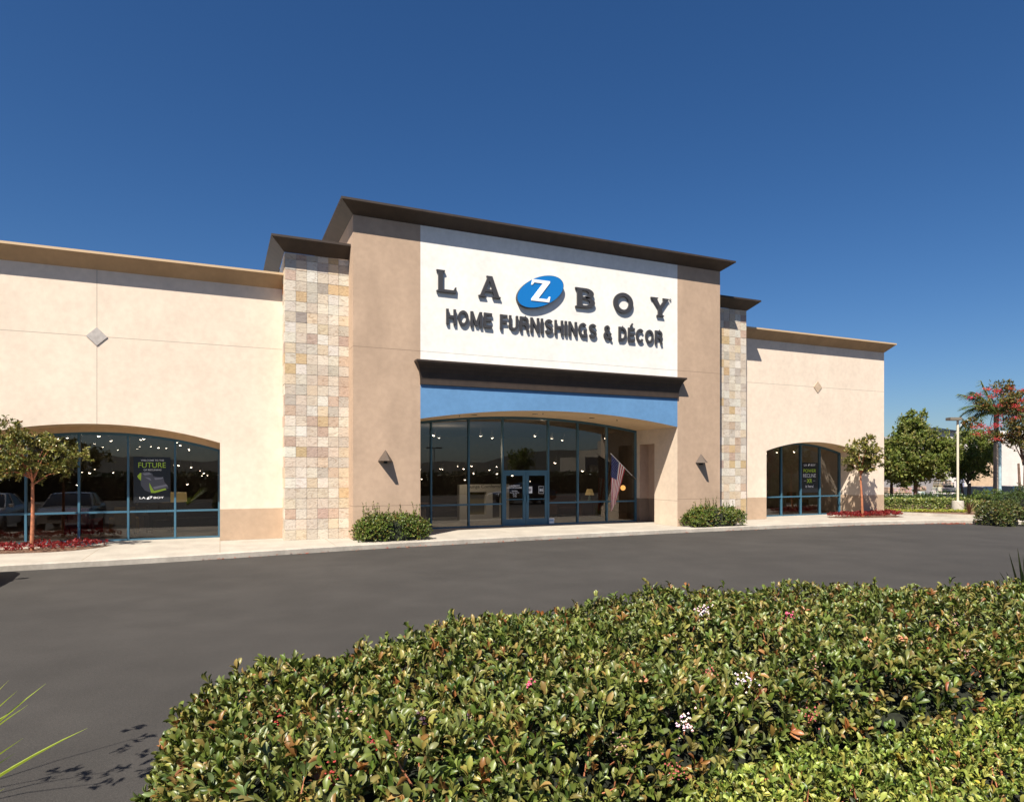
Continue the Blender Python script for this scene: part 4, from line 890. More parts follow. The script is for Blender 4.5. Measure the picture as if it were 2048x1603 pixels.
# strap leaved plants
def straps(name, label, loc, blades, cols, cat='plant', m='leafm'):
    root = thing(name, label, cat, loc); b = MB()
    for (dx, dy, Ln, up, wd, droop) in blades:
        d = Vector((dx, dy, 0)).normalized(); s = Vector((-d.y, d.x, 0)); c = random.choice(cols); vs_ = []; n = 12
        for i in range(n+1):
            t = i/n; p = Vector(loc)+d*(Ln*math.cos(up)*t)+Vector((0, 0, Ln*math.sin(up)*t-droop*t*t)); w_ = wd*(1-t**3.5)*.5+.0008
            vs_ += [p-s*w_+Vector((0, 0, w_*.5)), p, p+s*w_+Vector((0, 0, w_*.5))]
        b.add(vs_, [(3*i+j, 3*i+j+1, 3*i+j+4, 3*i+j+3) for i in range(n) for j in range(2)], c)
    b.build('leaves', M[m], root, smooth=True, fixn=False); return root
def toward(p, u, v, f):   # direction and length from base p to the point seen at (u, v), f metres away
    dx, dy = ray(u); q = Vector((dx*f, dy*f, zat(v, f))); d = q-Vector(p); return d
bp = rf(-3.15, 2.75); base = (bp[0], bp[1], .1); bl = []
for u, v, f, dr in ((92, 1366, 3.2, .25), (18, 1359, 3.1, .15), (35, 1380, 2.9, .2), (57, 1408, 3.0, .35), (175, 1455, 2.9, .35), (46, 1475, 2.7, .2), (30, 1505, 2.6, .2), (0, 1340, 3.3, .1), (10, 1575, 2.6, .15), (28, 1420, 3.1, .45)):
    d = toward(base, u, v, f); hl = math.hypot(d.x, d.y); zz = d.z+dr; bl.append((d.x, d.y, math.hypot(hl, zz), math.atan2(zz, hl), .08, dr))
for k in range(14): a_ = random.uniform(0, 2*PI); bl.append((math.cos(a_), math.sin(a_), random.uniform(.6, 1.0), random.uniform(.7, 1.3), .05, .3))
straps('strap_leaf_plant', 'yellow green strap leaved plant at the lower left edge', base, bl, [(.38, .42, .07), (.28, .34, .06), (.12, .17, .04)])
bp = rf(5.95, 7.6); base = (bp[0], bp[1], .45); bl = []
for u, v, f, dr in ((2018, 1105, 7.5, .0), (2035, 1095, 7.5, 0), (2046, 1110, 7.6, 0), (1999, 1143, 7.4, .05), (2012, 1142, 7.5, .02), (2025, 1135, 7.5, 0), (2045, 1140, 7.5, 0), (2040, 1120, 7.5, 0)):
    d = toward(base, u, v, f); hl = math.hypot(d.x, d.y); zz = d.z+dr; bl.append((d.x, d.y, math.hypot(hl, zz), math.atan2(zz, hl), .03, dr))
straps('strap_leaf_plant', 'dark spiky strap leaves rising behind the hedge at the right edge', base, bl, [(.03, .045, .015), (.05, .06, .02)])
# overhanging shrub left of the frame (its twigs shade the road), and a small shoot at the frame foot
sp = MB(); P = []; 
tips = []
for u_, v_, h_ in ((130, 1548, 1.75), (185, 1545, 1.7), (240, 1538, 1.75), (285, 1548, 1.7), (225, 1562, 1.7), (262, 1497, 1.8), (290, 1470, 1.8), (275, 1450, 1.85), (305, 1520, 1.75)):
    h_ += .3; q_ = onZ(u_, v_, -.15); tips.append((q_[0]-h_/1.93, q_[1]-h_/1.93, h_-.15))
bx, by = rf(-4.9, 3.1)
ls = thing('bush', 'leafy shrub beyond the left edge with twigs shading the road', 'bush', (bx, by, -.15))
for x_, y_, z_ in tips[:8:2]:
    sp.tube([(bx, by, -.15), (bx+.1, by+.1, 1.2), (x_*.6+bx*.4, y_*.6+by*.4, z_+.05), (x_, y_, z_)], [.02, .012, .006, .003], 5, False)
for x_, y_, z_ in tips:
    for k in range(4): P.append((x_+random.gauss(0, .06), y_+random.gauss(0, .06), z_+random.gauss(0, .03)))
P = np.array(P); leaf_mesh('foliage', [rosettes(P, randdir(len(P)), 6, .075, .5, HG, [5, 4, 4, 1.6, .6, .35, 1.5], 'full')], M['leaf'], ls)
sp.build('branches', M['bark'], ls)
q = rf(-2.08, 2.95); x_, y_ = q; s_ = thing('seedling', 'small bronze leaved shoot at the foot of the picture on the left', 'plant', (x_, y_, -.15))
P = np.array([(x_, y_, .58), (x_+.02, y_, .64), (x_-.03, y_+.02, .55), (x_+.3, y_-.1, .5)]); leaf_mesh('foliage', [rosettes(P, np.tile([[0, 0, 1.]], (4, 1)), 7, .07, .42, [(.16, .09, .03), (.10, .07, .03), (.2, .16, .05)], [2, 2, 1], 'full')], M['leaf'], s_)
b = MB(); b.tube([(x_, y_, -.15), (x_, y_, .6)], .004, 5); b.tube([(x_, y_, .3), (x_+.3, y_-.1, .5)], .003, 5); b.build('stem', M['redbark'], s_)
# planting bed under the hedges
b = MB(); b.quad(*[(*rf(a_, c_), -.142) for a_, c_ in ((-1.2, .8), (-1.35, 2.0), (-1.9, 3.4), (-2.0, 3.95), (-1.8, 4.4), (-.9, 5.2), (.3, 6.0), (1.4, 6.6), (3, 6.95), (5.4, 7.8), (12, 8.5), (12, .8))])
tag(b.build('planting_bed', M['soil'], fixn=False), kind='structure')

# ------------------------------------------------------------------ cars
def car(name, label, loc, rz, paint, L_=4.6, Wd=1.84, H=1.45, kind='sedan', rough=.25):
    root = thing(name, label, 'car', loc, rz); pm_ = mat('paint_%s_%d' % (name, int(loc[0]*10+900)), paint, rough, metal=.35, coat=.8)
    suv = kind == 'suv'; n = 72; ys_ = np.linspace(-L_/2, L_/2, n+1); wb = L_*.29; wr = .34 if not suv else .38; ar = wr+.06
    belt = .95 if not suv else 1.08; hood = .88 if not suv else 1.08
    def top(y):
        t = y/(L_/2)
        if t > .3: return belt+(hood-.18-belt)*((t-.3)/.7)**2.2
        if t < -.75: return belt+.03-.10*((-t-.75)/.25)**2
        return belt+.03*(.3-t)/1.05
    def hw(y): t = abs(y)/(L_/2); return Wd/2*(1-.20*max(0, (t-.72)/.28)**2.2)
    def bot(y):
        z = .26+(.12*max(0, (abs(y)/(L_/2)-.85)/.15))
        for c in (-wb, wb*1.02):
            if abs(y-c) < ar: z = max(z, wr*.9+math.sqrt(ar*ar-(y-c)**2))
        return z
    b = MB(); sec = 9; vs_ = []
    for y in ys_:
        t_, w_, bt = top(y), hw(y), bot(y); mid = max(bt+.02, .55)
        half = [(w_*.96, bt), (w_*1.0, max(mid, bt+.03)), (w_*.985, max(t_-.10, mid+.02)), (w_*.90, t_-.01), (0, t_+.035)]
        row = [(-x, z) for x, z in half[:-1]]+[half[-1]]+[(x, z) for x, z in half[:-1][::-1]]
        vs_ += [(x, y, z) for x, z in row]
    fs = [(i*9+k, i*9+k+1, (i+1)*9+k+1, (i+1)*9+k) for i in range(n) for k in range(8)]+[tuple(range(9)), tuple(range(n*9, n*9+9))]
    b.add(vs_, fs); body = b.build('body', pm_, root, smooth=True, local=True)
    # cabin
    yf0, yf1, yr1, yr0 = (L_*.22, L_*.06, -L_*.20, -L_*.36) if not suv else (L_*.23, L_*.10, -L_*.38, -L_*.46)
    st = [(yf0, belt+.01), (yf0*.6+yf1*.4, belt+(H-belt)*.48), (yf1, H-.04), (0, H), (yr1*.6, H-.01), (yr1, H-.06), ((yr1+yr0)/2, belt+(H-belt)*.5), (yr0, belt+.02)]
    g = MB(); vs_ = []
    for y, z in st:
        k = (z-belt)/(H-belt); w0 = Wd/2*.90; w1 = w0-.17*k; vs_ += [(-w0, y, belt-.02), (-w1, y, z-.02), (0, y, z+.015), (w1, y, z-.02), (w0, y, belt-.02)]
    g.add(vs_, [(i*5+k, i*5+k+1, (i+1)*5+k+1, (i+1)*5+k) for i in range(len(st)-1) for k in range(4)]); g.build('windows', M['carglass'] if False else M['cargl'], root, smooth=True, local=True)
    r_ = MB(); vs_ = []
    for y, z in st[2:6]:
        k = (z-belt)/(H-belt); w1 = Wd/2*.90-.17*k+.006; vs_ += [(-w1-.01, y, z-.07), (-w1+.05, y, z-.005), (0, y, z+.03), (w1-.05, y, z-.005), (w1+.01, y, z-.07)]
    r_.add(vs_, [(i*5+k, i*5+k+1, (i+1)*5+k+1, (i+1)*5+k) for i in range(3) for k in range(4)])
    for sgn in (-1, 1):
        for (ya, za, yb, zb_) in ((yf0, belt, yf1, H-.05), (-.15, belt, -.18, H-.05), (yr0+.05, belt, yr1, H-.06)):
            ka = 0; r_.tube([(sgn*(Wd/2*.905), ya, za), (sgn*(Wd/2*.90-.163), yb, zb_)], .03, 5)
    r_.build('roof', pm_, root, smooth=True, local=True)
    for c in (-wb, wb*1.02):
        for sgn in (-1, 1):
            w = MB(); w.lathe([(wr*.6, sgn*(Wd/2-.22)), (wr*.96, sgn*(Wd/2-.21)), (wr, sgn*(Wd/2-.17)), (wr, sgn*(Wd/2-.06)), (wr*.95, sgn*(Wd/2-.02)), (wr*.66, sgn*(Wd/2-.02))], (0, c, wr), 24, 'X')
            wo = w.build('wheel', M['rubber'], root, smooth=True, local=True)
            w = MB(); w.lathe([(wr*.66, sgn*(Wd/2-.04)), (wr*.60, sgn*(Wd/2-.016)), (wr*.15, sgn*(Wd/2-.03))], (0, c, wr), 20, 'X'); w.build('rim', M['chrome'], wo, local=True)
    for sgn in (-1, 1):
        h = MB(); x_ = sgn*Wd*.36; h.add([(x_-.2, L_/2*.985, .62), (x_+.16, L_/2*.945, .62), (x_+.15, L_/2*.90, .80 if not suv else .92), (x_-.18, L_/2*.965, .74 if not suv else .86)], [(0, 1, 2, 3)])
        h.v = [(q[0], q[1]+.03, q[2]) for q in h.v]; h.build('headlight', M['lamp_glass'], root, local=True)
        h = MB(); h.box(x_-.16, x_+.16, -L_/2-.012, -L_/2+.05, .68, .84); h.build('tail_light', M['taillight'], root, local=True, bevel=.02)
        h = MB(); h.box(sgn*(Wd/2-.02) if sgn > 0 else -Wd/2-.16, (Wd/2+.16) if sgn > 0 else -(Wd/2-.02), L_*.17, L_*.20, belt-.02, belt+.12); h.build('wing_mirror', pm_, root, local=True, bevel=.03)
    h = MB(); h.box(-.42, .42, L_/2-.03, L_/2+.012, .50, .68); h.build('grille', M['black'], root, local=True, bevel=.02)
    return root
M['cargl'] = mat('tinted_glass', (.012, .014, .015), .06, spec=.9)
M['lamp_glass'] = mat('headlight_glass', (.7, .7, .7), .1); M['taillight'] = mat('tail_light_red', (.35, .01, .01), .2)
car('parked_car', 'silver grey saloon parked nose to the kerb at the left edge', (-5.44, 16.05, -.15), 0, (.30, .30, .31))
car('parked_car', 'white saloon parked beside the silver one beyond the left edge', (-8.3, 15.9, -.15), 0, (.75, .75, .75))
car('parked_car', 'black saloon standing in the lane beyond the right edge', (19.5, 5.6, -.15), PI/2, (.02, .02, .025))
X, Y = atf(1952, 56); car('parked_suv', 'dark blue four wheel drive parked behind the lamp post', (X, Y, gz(X, Y)), math.radians(100), (.012, .015, .04), 4.8, 1.95, 1.95, 'suv')
X, Y = atf(2010, 58); car('parked_suv', 'black estate car parked behind the palm trunk', (X, Y, gz(X, Y)), math.radians(100), (.015, .018, .025), 4.8, 1.95, 1.95, 'suv')
X, Y = atf(2062, 55); car('parked_car', 'white car behind the flowering tree at the right edge', (X, Y, gz(X, Y)), math.radians(80), (.7, .7, .7))

# ------------------------------------------------------------------ right background
VAR = [(.12, .16, .03), (.32, .34, .09), (.04, .07, .015), (.42, .40, .14)]
pa, pb = Vector((31.5, 23.3, 0)), Vector((34.9, 21.9, 0)); 
b = MB(); kp = [(30.55, 23.9), (30.75, 22.6), (32.05, 19.2), (32.4, 18.9), (32.9, 19.0)]; k2 = offset(kp, -.16)
n = len(kp); b.add([(x, y, z) for z in (0, .13) for x, y in kp]+[(x, y, z) for z in (.13, 0) for x, y in k2], [(r*n+i, r*n+i+1, (r+1)*n+i+1, (r+1)*n+i) for r in range(3) for i in range(n-1)]+[(0, n, 2*n, 3*n), (n-1, 2*n-1, 3*n-1, 4*n-1)])
tag(b.build('planter_kerb', M['kerb']), kind='structure')
b = MB(); b.add([(x, y, gz(x, y)+.10+(.05 if x < 38 else 0)+.08) for x, y in ((30.7, 24.5), (30.85, 22.6), (32.2, 19.3), (33.2, 17.6), (38, 14.8), (60, 14), (60, 34), (42, 36), (31, 30))], [tuple(range(9))])
b = MB(); rows = [((30.8, 22.6), (30.8, 34)), ((32.3, 19.3), (36, 34)), ((33.2, 17.3), (40, 32)), ((37.5, 14.6), (46, 30))]
for i, (p0, p1) in enumerate(rows):
    for j in range(6): t = j/5; x_, y_ = p0[0]+(p1[0]-p0[0])*t, p0[1]+(p1[1]-p0[1])*t; b.v.append((x_, y_, .06 if i < 3 else .02)); b.c.append(None)
b.f = [(i*6+j, (i+1)*6+j, (i+1)*6+j+1, i*6+j+1) for i in range(3) for j in range(5)]; tag(b.build('planter_soil', M['soil'], fixn=False), kind='structure')
ang = math.atan2(pb.y-pa.y, pb.x-pa.x); c = (pa+pb)/2
shrub('low_hedge', 'long low clipped hedge with pale edged leaves right of the building', 'hedge', (c.x+.1, c.y+.30, .02), 2.5, .42, .66, 5200, 5, .085, .5, VAR, [4, 2.5, 3, 1], 'quad', rot=ang, box=.25, core=False)
X, Y = atf(1945, 35); shrub('low_hedge', 'short piece of low hedge right of the lamp base', 'hedge', (X, Y, .05), .8, .4, .5, 500, 5, .085, .5, VAR, [4, 2.5, 3, 1], 'quad', rot=ang, box=.25, ck=.6)
P = np.stack([rng.uniform(0, 1, 900), rng.uniform(0, 1, 900)], 1); Q = np.array([[31.15+(x_*3.6), 23.1-(x_*1.9)+y_*.45-.15, .08+rng.uniform(0, .1)] for x_, y_ in P])
tag(leaf_mesh('yellow_groundcover', [rosettes(Q, unit(np.array([[0, 0, 1.]])+.5*rng.normal(size=(900, 3))), 5, .07, .5, [(.34, .34, .05), (.22, .28, .05), (.45, .42, .08)], [3, 2, 2], 'quad')], M['leafm']), 'yellow green ground cover edging the low hedge', 'ground cover', kind='stuff')
RG = [(.06, .09, .02), (.10, .12, .03), (.04, .055, .015), (.17, .15, .04), (.2, .08, .03)]
X, Y = atf(2000, 28.2); shrub('round_shrub', 'rounded mottled green shrub on the kerb corner at the right', 'bush', (X, Y, -.15), .76, .7, .95, 1900, 6, .075, .5, RG, [4, 3, 3, 2, .8], 'kite')
X, Y = atf(2084, 29.8); shrub('round_shrub', 'dark green bank of shrub cut by the right edge of the picture', 'bush', (X, Y, -.25), .95, 1.2, 1.65, 1500, 6, .08, .5, [(.04, .06, .015), (.06, .085, .02)], [1, 1], 'kite')
X, Y = atf(2040, 35); shrub('round_shrub', 'grassy dark shrub behind the rounded corner shrub', 'bush', (X, Y, 0), 1.5, .8, 1.0, 900, 6, .12, .2, [(.05, .09, .02), (.09, .13, .03)], [1, 1], 'kite')
for k, (u, f, rx, h, lab) in enumerate(((1785, 42, 1.1, .85, 'dark clipped shrub beside the corner of the building'), (1822, 43, .8, .8, 'dark clipped shrub left of the big tree trunk'), (1848, 43, .75, .8, 'dark clipped shrub right of the big tree trunk'),
                                   (1890, 42, 1.25, 1.05, 'tall dark clipped shrub in front of the pallets left of the lamp post'), (1953, 41, .6, .8, 'small bright shrub behind the reddish spiky plant'), (1975, 44, .7, 1.05, 'yellow green shrub left of the palm trunk'))):
    X, Y = atf(u, f); shrub('clipped_shrub', lab, 'bush', (X, Y, -.25), rx, .7, h, 420, 6, .11, .5, [(.045, .08, .015), (.03, .05, .012), (.09, .12, .025)] if k < 4 else [(.12, .16, .03), (.08, .12, .02)], [3, 3, 1] if k < 4 else [1, 1], 'quad', rot=-YAW)
X, Y = atf(1938, 32.5); bl = []
for k in range(16): a_ = random.uniform(0, 2*PI); bl.append((math.cos(a_), math.sin(a_), random.uniform(.6, .95), random.uniform(.6, 1.4), .07, .08))
straps('spiky_plant', 'reddish brown spiky plant right of the lamp base', (X, Y, .05), bl, [(.20, .10, .06), (.14, .07, .05), (.16, .13, .05)])
# lamp post
X, Y = atf(1915.5, 33.9); lp = thing('lamp_post', 'cream parking lot lamp post with flat box head on a concrete drum base', 'lamp post', (X, Y, 0))
b = MB(); b.lathe([(.27, 0), (.27, .60), (.25, .64)], (X, Y, 0), 24); b.build('base', M['kerb'], lp, smooth=True)
M['polepaint'] = mat('pole_paint', (.62, .55, .42), .4); M['head'] = mat('lamp_head', (.16, .14, .11), .5)
b = MB(); b.tube([(X, Y, .62), (X, Y, 4.75)], .055, 12); b.build('pole', M['polepaint'], lp, smooth=True)
R_ = Vector((cs, -sn, 0)); F_ = Vector((sn, cs, 0)); o_ = Vector((X, Y, 4.78)); b = MB()
def obox(b, o, a, bb, z0, z1): b.add([o-a-bb+Vector((0, 0, z0)), o+a-bb+Vector((0, 0, z0)), o+a+bb+Vector((0, 0, z0)), o-a+bb+Vector((0, 0, z0)), o-a-bb+Vector((0, 0, z1)), o+a-bb+Vector((0, 0, z1)), o+a+bb+Vector((0, 0, z1)), o-a+bb+Vector((0, 0, z1))], [(0, 3, 2, 1), (4, 5, 6, 7), (0, 1, 5, 4), (1, 2, 6, 5), (2, 3, 7, 6), (3, 0, 4, 7)])
obox(b, o_-R_*.2, R_*.30, F_*.2, -.02, .13); b.build('lamp_head', M['head'], lp, bevel=.01)
X, Y = atf(1919, 52); st_ = thing('street_light', 'grey street light with curved arm behind the lamp post', 'street light', (X, Y, -1.1)); b = MB(); P0 = Vector((X, Y, -1.1))
top = zat(860, 52); b.tube([P0, P0+Vector((0, 0, top+1.1)), P0+Vector((0, 0, top+1.55))+R_*.15, P0+Vector((0, 0, top+1.85))+R_*.5], [.10, .07, .06, .05], 8); b.build('pole', mat('galvanised', (.4, .42, .42), .4, metal=.5), st_, smooth=True)
b = MB(); e_ = P0+Vector((0, 0, top+1.85)); b.tube([e_+R_*.45, e_+R_*.7+Vector((0, 0, .05)), e_+R_*1.15], [.05, .10, .04], 8); b.build('lamp_head', M['whitepaint'], st_, smooth=True)
# trees
BT = [(.13, .16, .028), (.19, .22, .045), (.06, .085, .02), (.30, .30, .09), (.18, .11, .035)]; BW = [5, 4, 3, 2, .4]
X, Y = atf(1831, 46); g0 = gz(X, Y)
tree('broadleaf_tree', 'large dense round tree beside the right end of the building', 'tree', (X, Y, g0), 2.2-g0*.3, .14, [(0, 0, 4.5, 1.7, 1.8, 1.9), (-1.3, 0.6, 3.6, 1.3, 1.4, 1.2), (1.3, -.6, 3.8, 1.3, 1.4, 1.5), (.1, 0, 6.2, .95, .9, .95), (-.2, 0, 5.6, 1.2, 1.0, .9), (-.1, .5, 2.9, 1.9, 1.4, .8)],
     5200, 6, .20, .5, BT, BW, 'kite', ncl=130, cl=.15)
X, Y = atf(1783, 48); tree('broadleaf_tree', 'lower green tree showing just past the corner of the building', 'tree', (X, Y, g0), 2.0, .12, [(0, 0, 4.0, 1.3, 1.3, 1.5), (.8, -.3, 3.0, 1.3, 1.1, .9)], 2800, 6, .20, .5, BT, BW, 'kite', ncl=70, cl=.16)
X, Y = atf(1935, 50); g0 = gz(X, Y)
tree('broadleaf_tree', 'open green tree with several dark stems behind the lamp post', 'tree', (X, Y, g0), 2.3, .10, [(0, 0, 4.7, 1.7, 1.5, 1.5), (-1.5, 0.7, 4.3, 1.1, 1.0, 1.2), (1.2, -.5, 4.7, .9, .9, 1.0), (.3, 0, 3.2, 1.7, 1.0, .6)], 4200, 6, .19, .5, BT, BW, 'kite', ncl=95, cl=.15, stems=3)
MY = [(.09, .11, .025), (.15, .15, .035), (.06, .065, .02), (.24, .15, .04), (.3, .08, .04)]
X, Y = atf(2046, 37); g0 = gz(X, Y)
mt, P, A = tree('flowering_tree', 'crape myrtle with red flower trusses at the right edge of the picture', 'tree', (X, Y, g0), 3.0, .07, [(.2, 0, 5.4, 1.4, 1.3, 1.5), (-1.1, .6, 6.6, 1.0, .9, .8), (-1.9, 1.2, 5.3, .7, .7, .35), (1.1, -.5, 5.9, 1.2, 1.2, 1.4), (-.7, .3, 4.7, 1.0, 1.0, .6), (-.2, 0, 7.2, 1.0, .7, .5), (.3, 0, 4.0, 1.0, .9, .5)],
     3300, 6, .13, .5, MY, [3, 3, 3, 2, 1], 'kite', ncl=90, cl=.17, stems=3)
FL = []
for u, v in ((1941, 797), (1975, 778), (1993, 780), (1999, 811), (1999, 829), (1998, 838), (1996, 782), (2035, 811), (2045, 803), (2028, 812), (1966, 851), (1978, 855), (1990, 850), (1953, 869), (1995, 877), (1975, 862), (2022, 778), (2010, 795), (1985, 795), (2030, 835), (1998, 850), (1960, 790), (2046, 780), (1950, 852), (2040, 818)):
    X, Y = atf(u, 36.2+random.uniform(-.6, .6)); z = zat(v, 36.2)
    FL.append(rng.normal(size=(44, 3))*np.array([.13, .11, .06])+np.array([X, Y, z]))
P = np.concatenate(FL); leaf_mesh('flowers', [rosettes(P, randdir(len(P)), 3, .05, .9, [(.60, .04, .08), (.42, .09, .04), (.70, .07, .13), (.30, .13, .04)], [4, 3, 2, 2], 'quad')], M['leafm'], mt)
# palm
X, Y = atf(1993, 45); g0 = gz(X, Y); pt = thing('palm_tree', 'palm tree with ringed trunk and arching fronds behind the flowering tree', 'tree', (X, Y, g0)); zt = zat(826, 45)
b = MB(); hh = np.linspace(g0, zt, 36); b.tube([(X-.03*i/36, Y, h) for i, h in enumerate(hh)], [.20-.06*i/35+(.012 if i % 2 else 0) for i in range(36)], 12); b.build('trunk', mat('palm_trunk', (.34, .26, .20), .9, var=.25, scale=8, bump=.6), pt, smooth=True)
def frond(b, o, d, Ln, rise, droop, cols, nl=64, lw=.045, ll=.85):
    d = Vector(d).normalized(); s = d.cross(Vector((0, 0, 1))).normalized(); pts = [o+d*(Ln*t*(1-.15*t))+Vector((0, 0, rise*t-droop*t*t)) for t in np.linspace(0, 1, 14)]
    b.tube(pts, [.03*(1-t)+.006 for t in np.linspace(0, 1, 14)], 4, False, col=(.16, .18, .05))
    for k in range(nl):
        t = .08+.92*k/nl; i = min(int(t*13), 12); p = pts[i].lerp(pts[i+1], t*13-i)
        l_ = ll*math.sin(PI*(.12+.82*t))**.6; c = random.choice(cols)
        for sg in (-1, 1):
            q = p+(s*sg*.75+d*.5+Vector((0, 0, random.uniform(-.35, .15)))).normalized()*l_; w = d*lw; b.add([p-w*.4, p+w, q-Vector((0, 0, .12*l_)), p-Vector((0, 0, .01))], [(0, 1, 2)], c)
PC = [(.09, .13, .035), (.14, .18, .045), (.22, .25, .09), (.05, .07, .02)]
o_ = Vector((X, Y, zt))
for k, (a_, Ln, ri, dr) in enumerate([(k*2*PI/24*1.0+.2, 1.9+.5*(k % 3), (2.9, 2.0, 1.0)[k % 3], (1.4, 2.2, 2.9)[k % 3]) for k in range(24)]+[(PI-YAW+.1, 3.0, 1.9, 1.7), (PI-YAW-.4, 2.6, 2.6, 1.2), (PI/2, 1.2, 3.0, .6)]):
    b = MB(); frond(b, o_, (math.cos(a_), math.sin(a_), 0), Ln, ri, dr, PC); b.build('frond', M['leafm'], pt, fixn=False)
X, Y = atf(2000, 44); bp_ = thing('pole', 'pale blue post standing against the palm trunk', 'pole', (X, Y, gz(X, Y))); b = MB(); b.tube([(X, Y, gz(X, Y)), (X, Y, zat(886, 44))], .09, 12); b.build('shaft', mat('blue_post', (.30, .42, .46), .6, var=.25, scale=5), bp_, smooth=True)
b = MB(); b.lathe([(.11, zat(886, 44)), (.11, zat(884, 44)), (.02, zat(880, 44))], (X, Y, 0), 12); b.build('cap', mat('post_cap', (.5, .55, .58), .5), bp_)
# white building
M['white_b'] = stucco('pinkish_white_wall', (.60, .535, .49)); M['white_t'] = mat('pale_trim', (.7, .66, .62), .8); M['tanpanel'] = mat('tan_panel', (.48, .34, .22), .8, var=.15)
wb_ = thing('warehouse', 'pinkish white flat roofed building behind the palm and parked cars', 'building', (*atf(2020, 78), -1.1)); b = MB(); o_ = Vector((*atf(2020, 78), -1.1))
obox(b, o_+R_*9+F_*8, R_*16.5, F_*8, 0, zat(868, 78)+1.1); b.build('wall', M['white_b'], wb_)
b = MB(); obox(b, o_+R_*9+F_*8, R_*16.7, F_*8.2, zat(868, 78)+1.1, zat(862, 78)+1.1); b.build('parapet_cap', M['white_t'], wb_)
b = MB(); obox(b, o_+R_*4.5-F_*.4, R_*3.0, F_*.5, 0, zat(852, 78)+1.1); b.build('entrance_block', M['white_t'], wb_)
b = MB(); obox(b, o_-R_*3.2-F_*.05, R_*1.5, F_*.1, 1.0, 5.6); b.build('tan_panel', M['tanpanel'], wb_)
b = MB(); obox(b, o_+R_*3-F_*.12, R_*2.4, F_*.1, 7.2, 7.6); b.build('awning', M['head'], wb_)
b = MB(); obox(b, o_-R_*6-F_*.05, R_*.5, F_*.1, 1.0, 4.0); b.build('door', mat('grey_door', (.22, .22, .3), .6), wb_)
sb = thing('shop_building', 'small white building with dark roof behind the trees left of the street light', 'building', (*atf(1893, 70), -1.1)); o_ = Vector((*atf(1893, 70), -1.1))
b = MB(); obox(b, o_+F_*2, R_*1.0, F_*2, 0, zat(862, 70)+1.1); b.build('wall', M['white_b'], sb)
b = MB(); zz = zat(862, 70); P0 = o_+F_*2; a_ = R_*1.3; c_ = F_*2.4; b.add([P0-a_-c_+Vector((0, 0, zz+1.1)), P0+a_-c_+Vector((0, 0, zz+1.1)), P0+a_+c_+Vector((0, 0, zz+1.1)), P0-a_+c_+Vector((0, 0, zz+1.1)), P0-a_*.3+Vector((0, 0, zz+1.6)), P0+a_*.3+Vector((0, 0, zz+1.6))], [(0, 1, 5, 4), (1, 2, 5), (2, 3, 4, 5), (3, 0, 4)]); b.build('roof', M['black'], sb)
# pallets of stone
M['palletwood'] = mat('pallet_wood', (.30, .22, .14), .9); M['wrap'] = mat('pale_wrapped_stone', (.5, .5, .5), .7, attr=True)
def pallet(u, f, z, wd, ht, tone, label, name='stone_pallet'):
    X, Y = atf(u, f); r = thing(name, label, 'pallet', (X, Y, z), group='pallets of stone behind the shrubs'); o = Vector((X, Y, z)); b = MB()
    for k in range(3): obox(b, o+F_*(k-1)*.35, R_*wd/2, F_*.05, 0, .09)
    for k in range(5): obox(b, o+R_*(k-2)*wd*.22, R_*.05, F_*.42, .092, .115)
    b.build('pallet', M['palletwood'], r); b = MB(); nx = 4; nz = 3
    for i in range(nx):
        for j in range(nz):
            n0 = len(b.v); w_ = wd/nx; obox(b, o+R_*((i-(nx-1)/2)*w_), R_*(w_*.46), F_*.4, .12+j*ht/nz, .12+(j+1)*ht/nz-.03); k = random.uniform(.7, 1.15)
            b.c[n0:] = [tuple(min(t_*k*random.uniform(.85, 1.15), .8) for t_ in tone)]*(len(b.v)-n0)
    b.build('stones', M['wrap'], r)
tn = [(.46, .30, .22), (.50, .38, .36), (.45, .34, .24), (.50, .30, .28)]
nm = ['leftmost, touching the building corner', 'second from the building corner', 'third from the building corner', 'fourth, just left of the big trunk']
for k, u in enumerate((1776, 1788, 1800, 1812)): pallet(u, 52, zat(987, 52), .44, .42, tn[k], 'brownish stone pallet under the big tree, '+nm[k])
pallet(1840, 52, zat(981, 52), .5, .28, (.48, .34, .24), 'small tan stone pallet right of the big tree trunk, upper one')
pallet(1840, 52, zat(994, 52), .7, .38, (.55, .55, .62), 'pale grey stone pallet right of the big tree trunk, lower one')
pallet(1863, 50, zat(1003, 50), .5, .75, (.6, .6, .6), 'tall pale wrapped pallet beside the tall dark clipped shrub')
pallet(1888, 54, zat(984, 54), 1.5, .34, (.62, .55, .46), 'wide cream stone pallet above the tall clipped shrub, lowest tier')
pallet(1887, 54, zat(973.5, 54), 1.25, .28, (.50, .36, .24), 'tan stone pallet above the tall clipped shrub, middle tier')
pallet(1885, 54, zat(963.5, 54), .95, .20, (.45, .44, .42), 'grey stone pallet above the tall clipped shrub, top tier')
# stone yard bench under the stacks
X, Y = atf(1835, 53.5); b = MB(); obox(b, Vector((X, Y, -1.1)), R_*3.6, F_*.6, 0, zat(988, 53.5)+1.1); y_ = tag(b.build('retaining_wall', M['kerb']), 'low pale retaining wall carrying the stone pallets', 'wall')
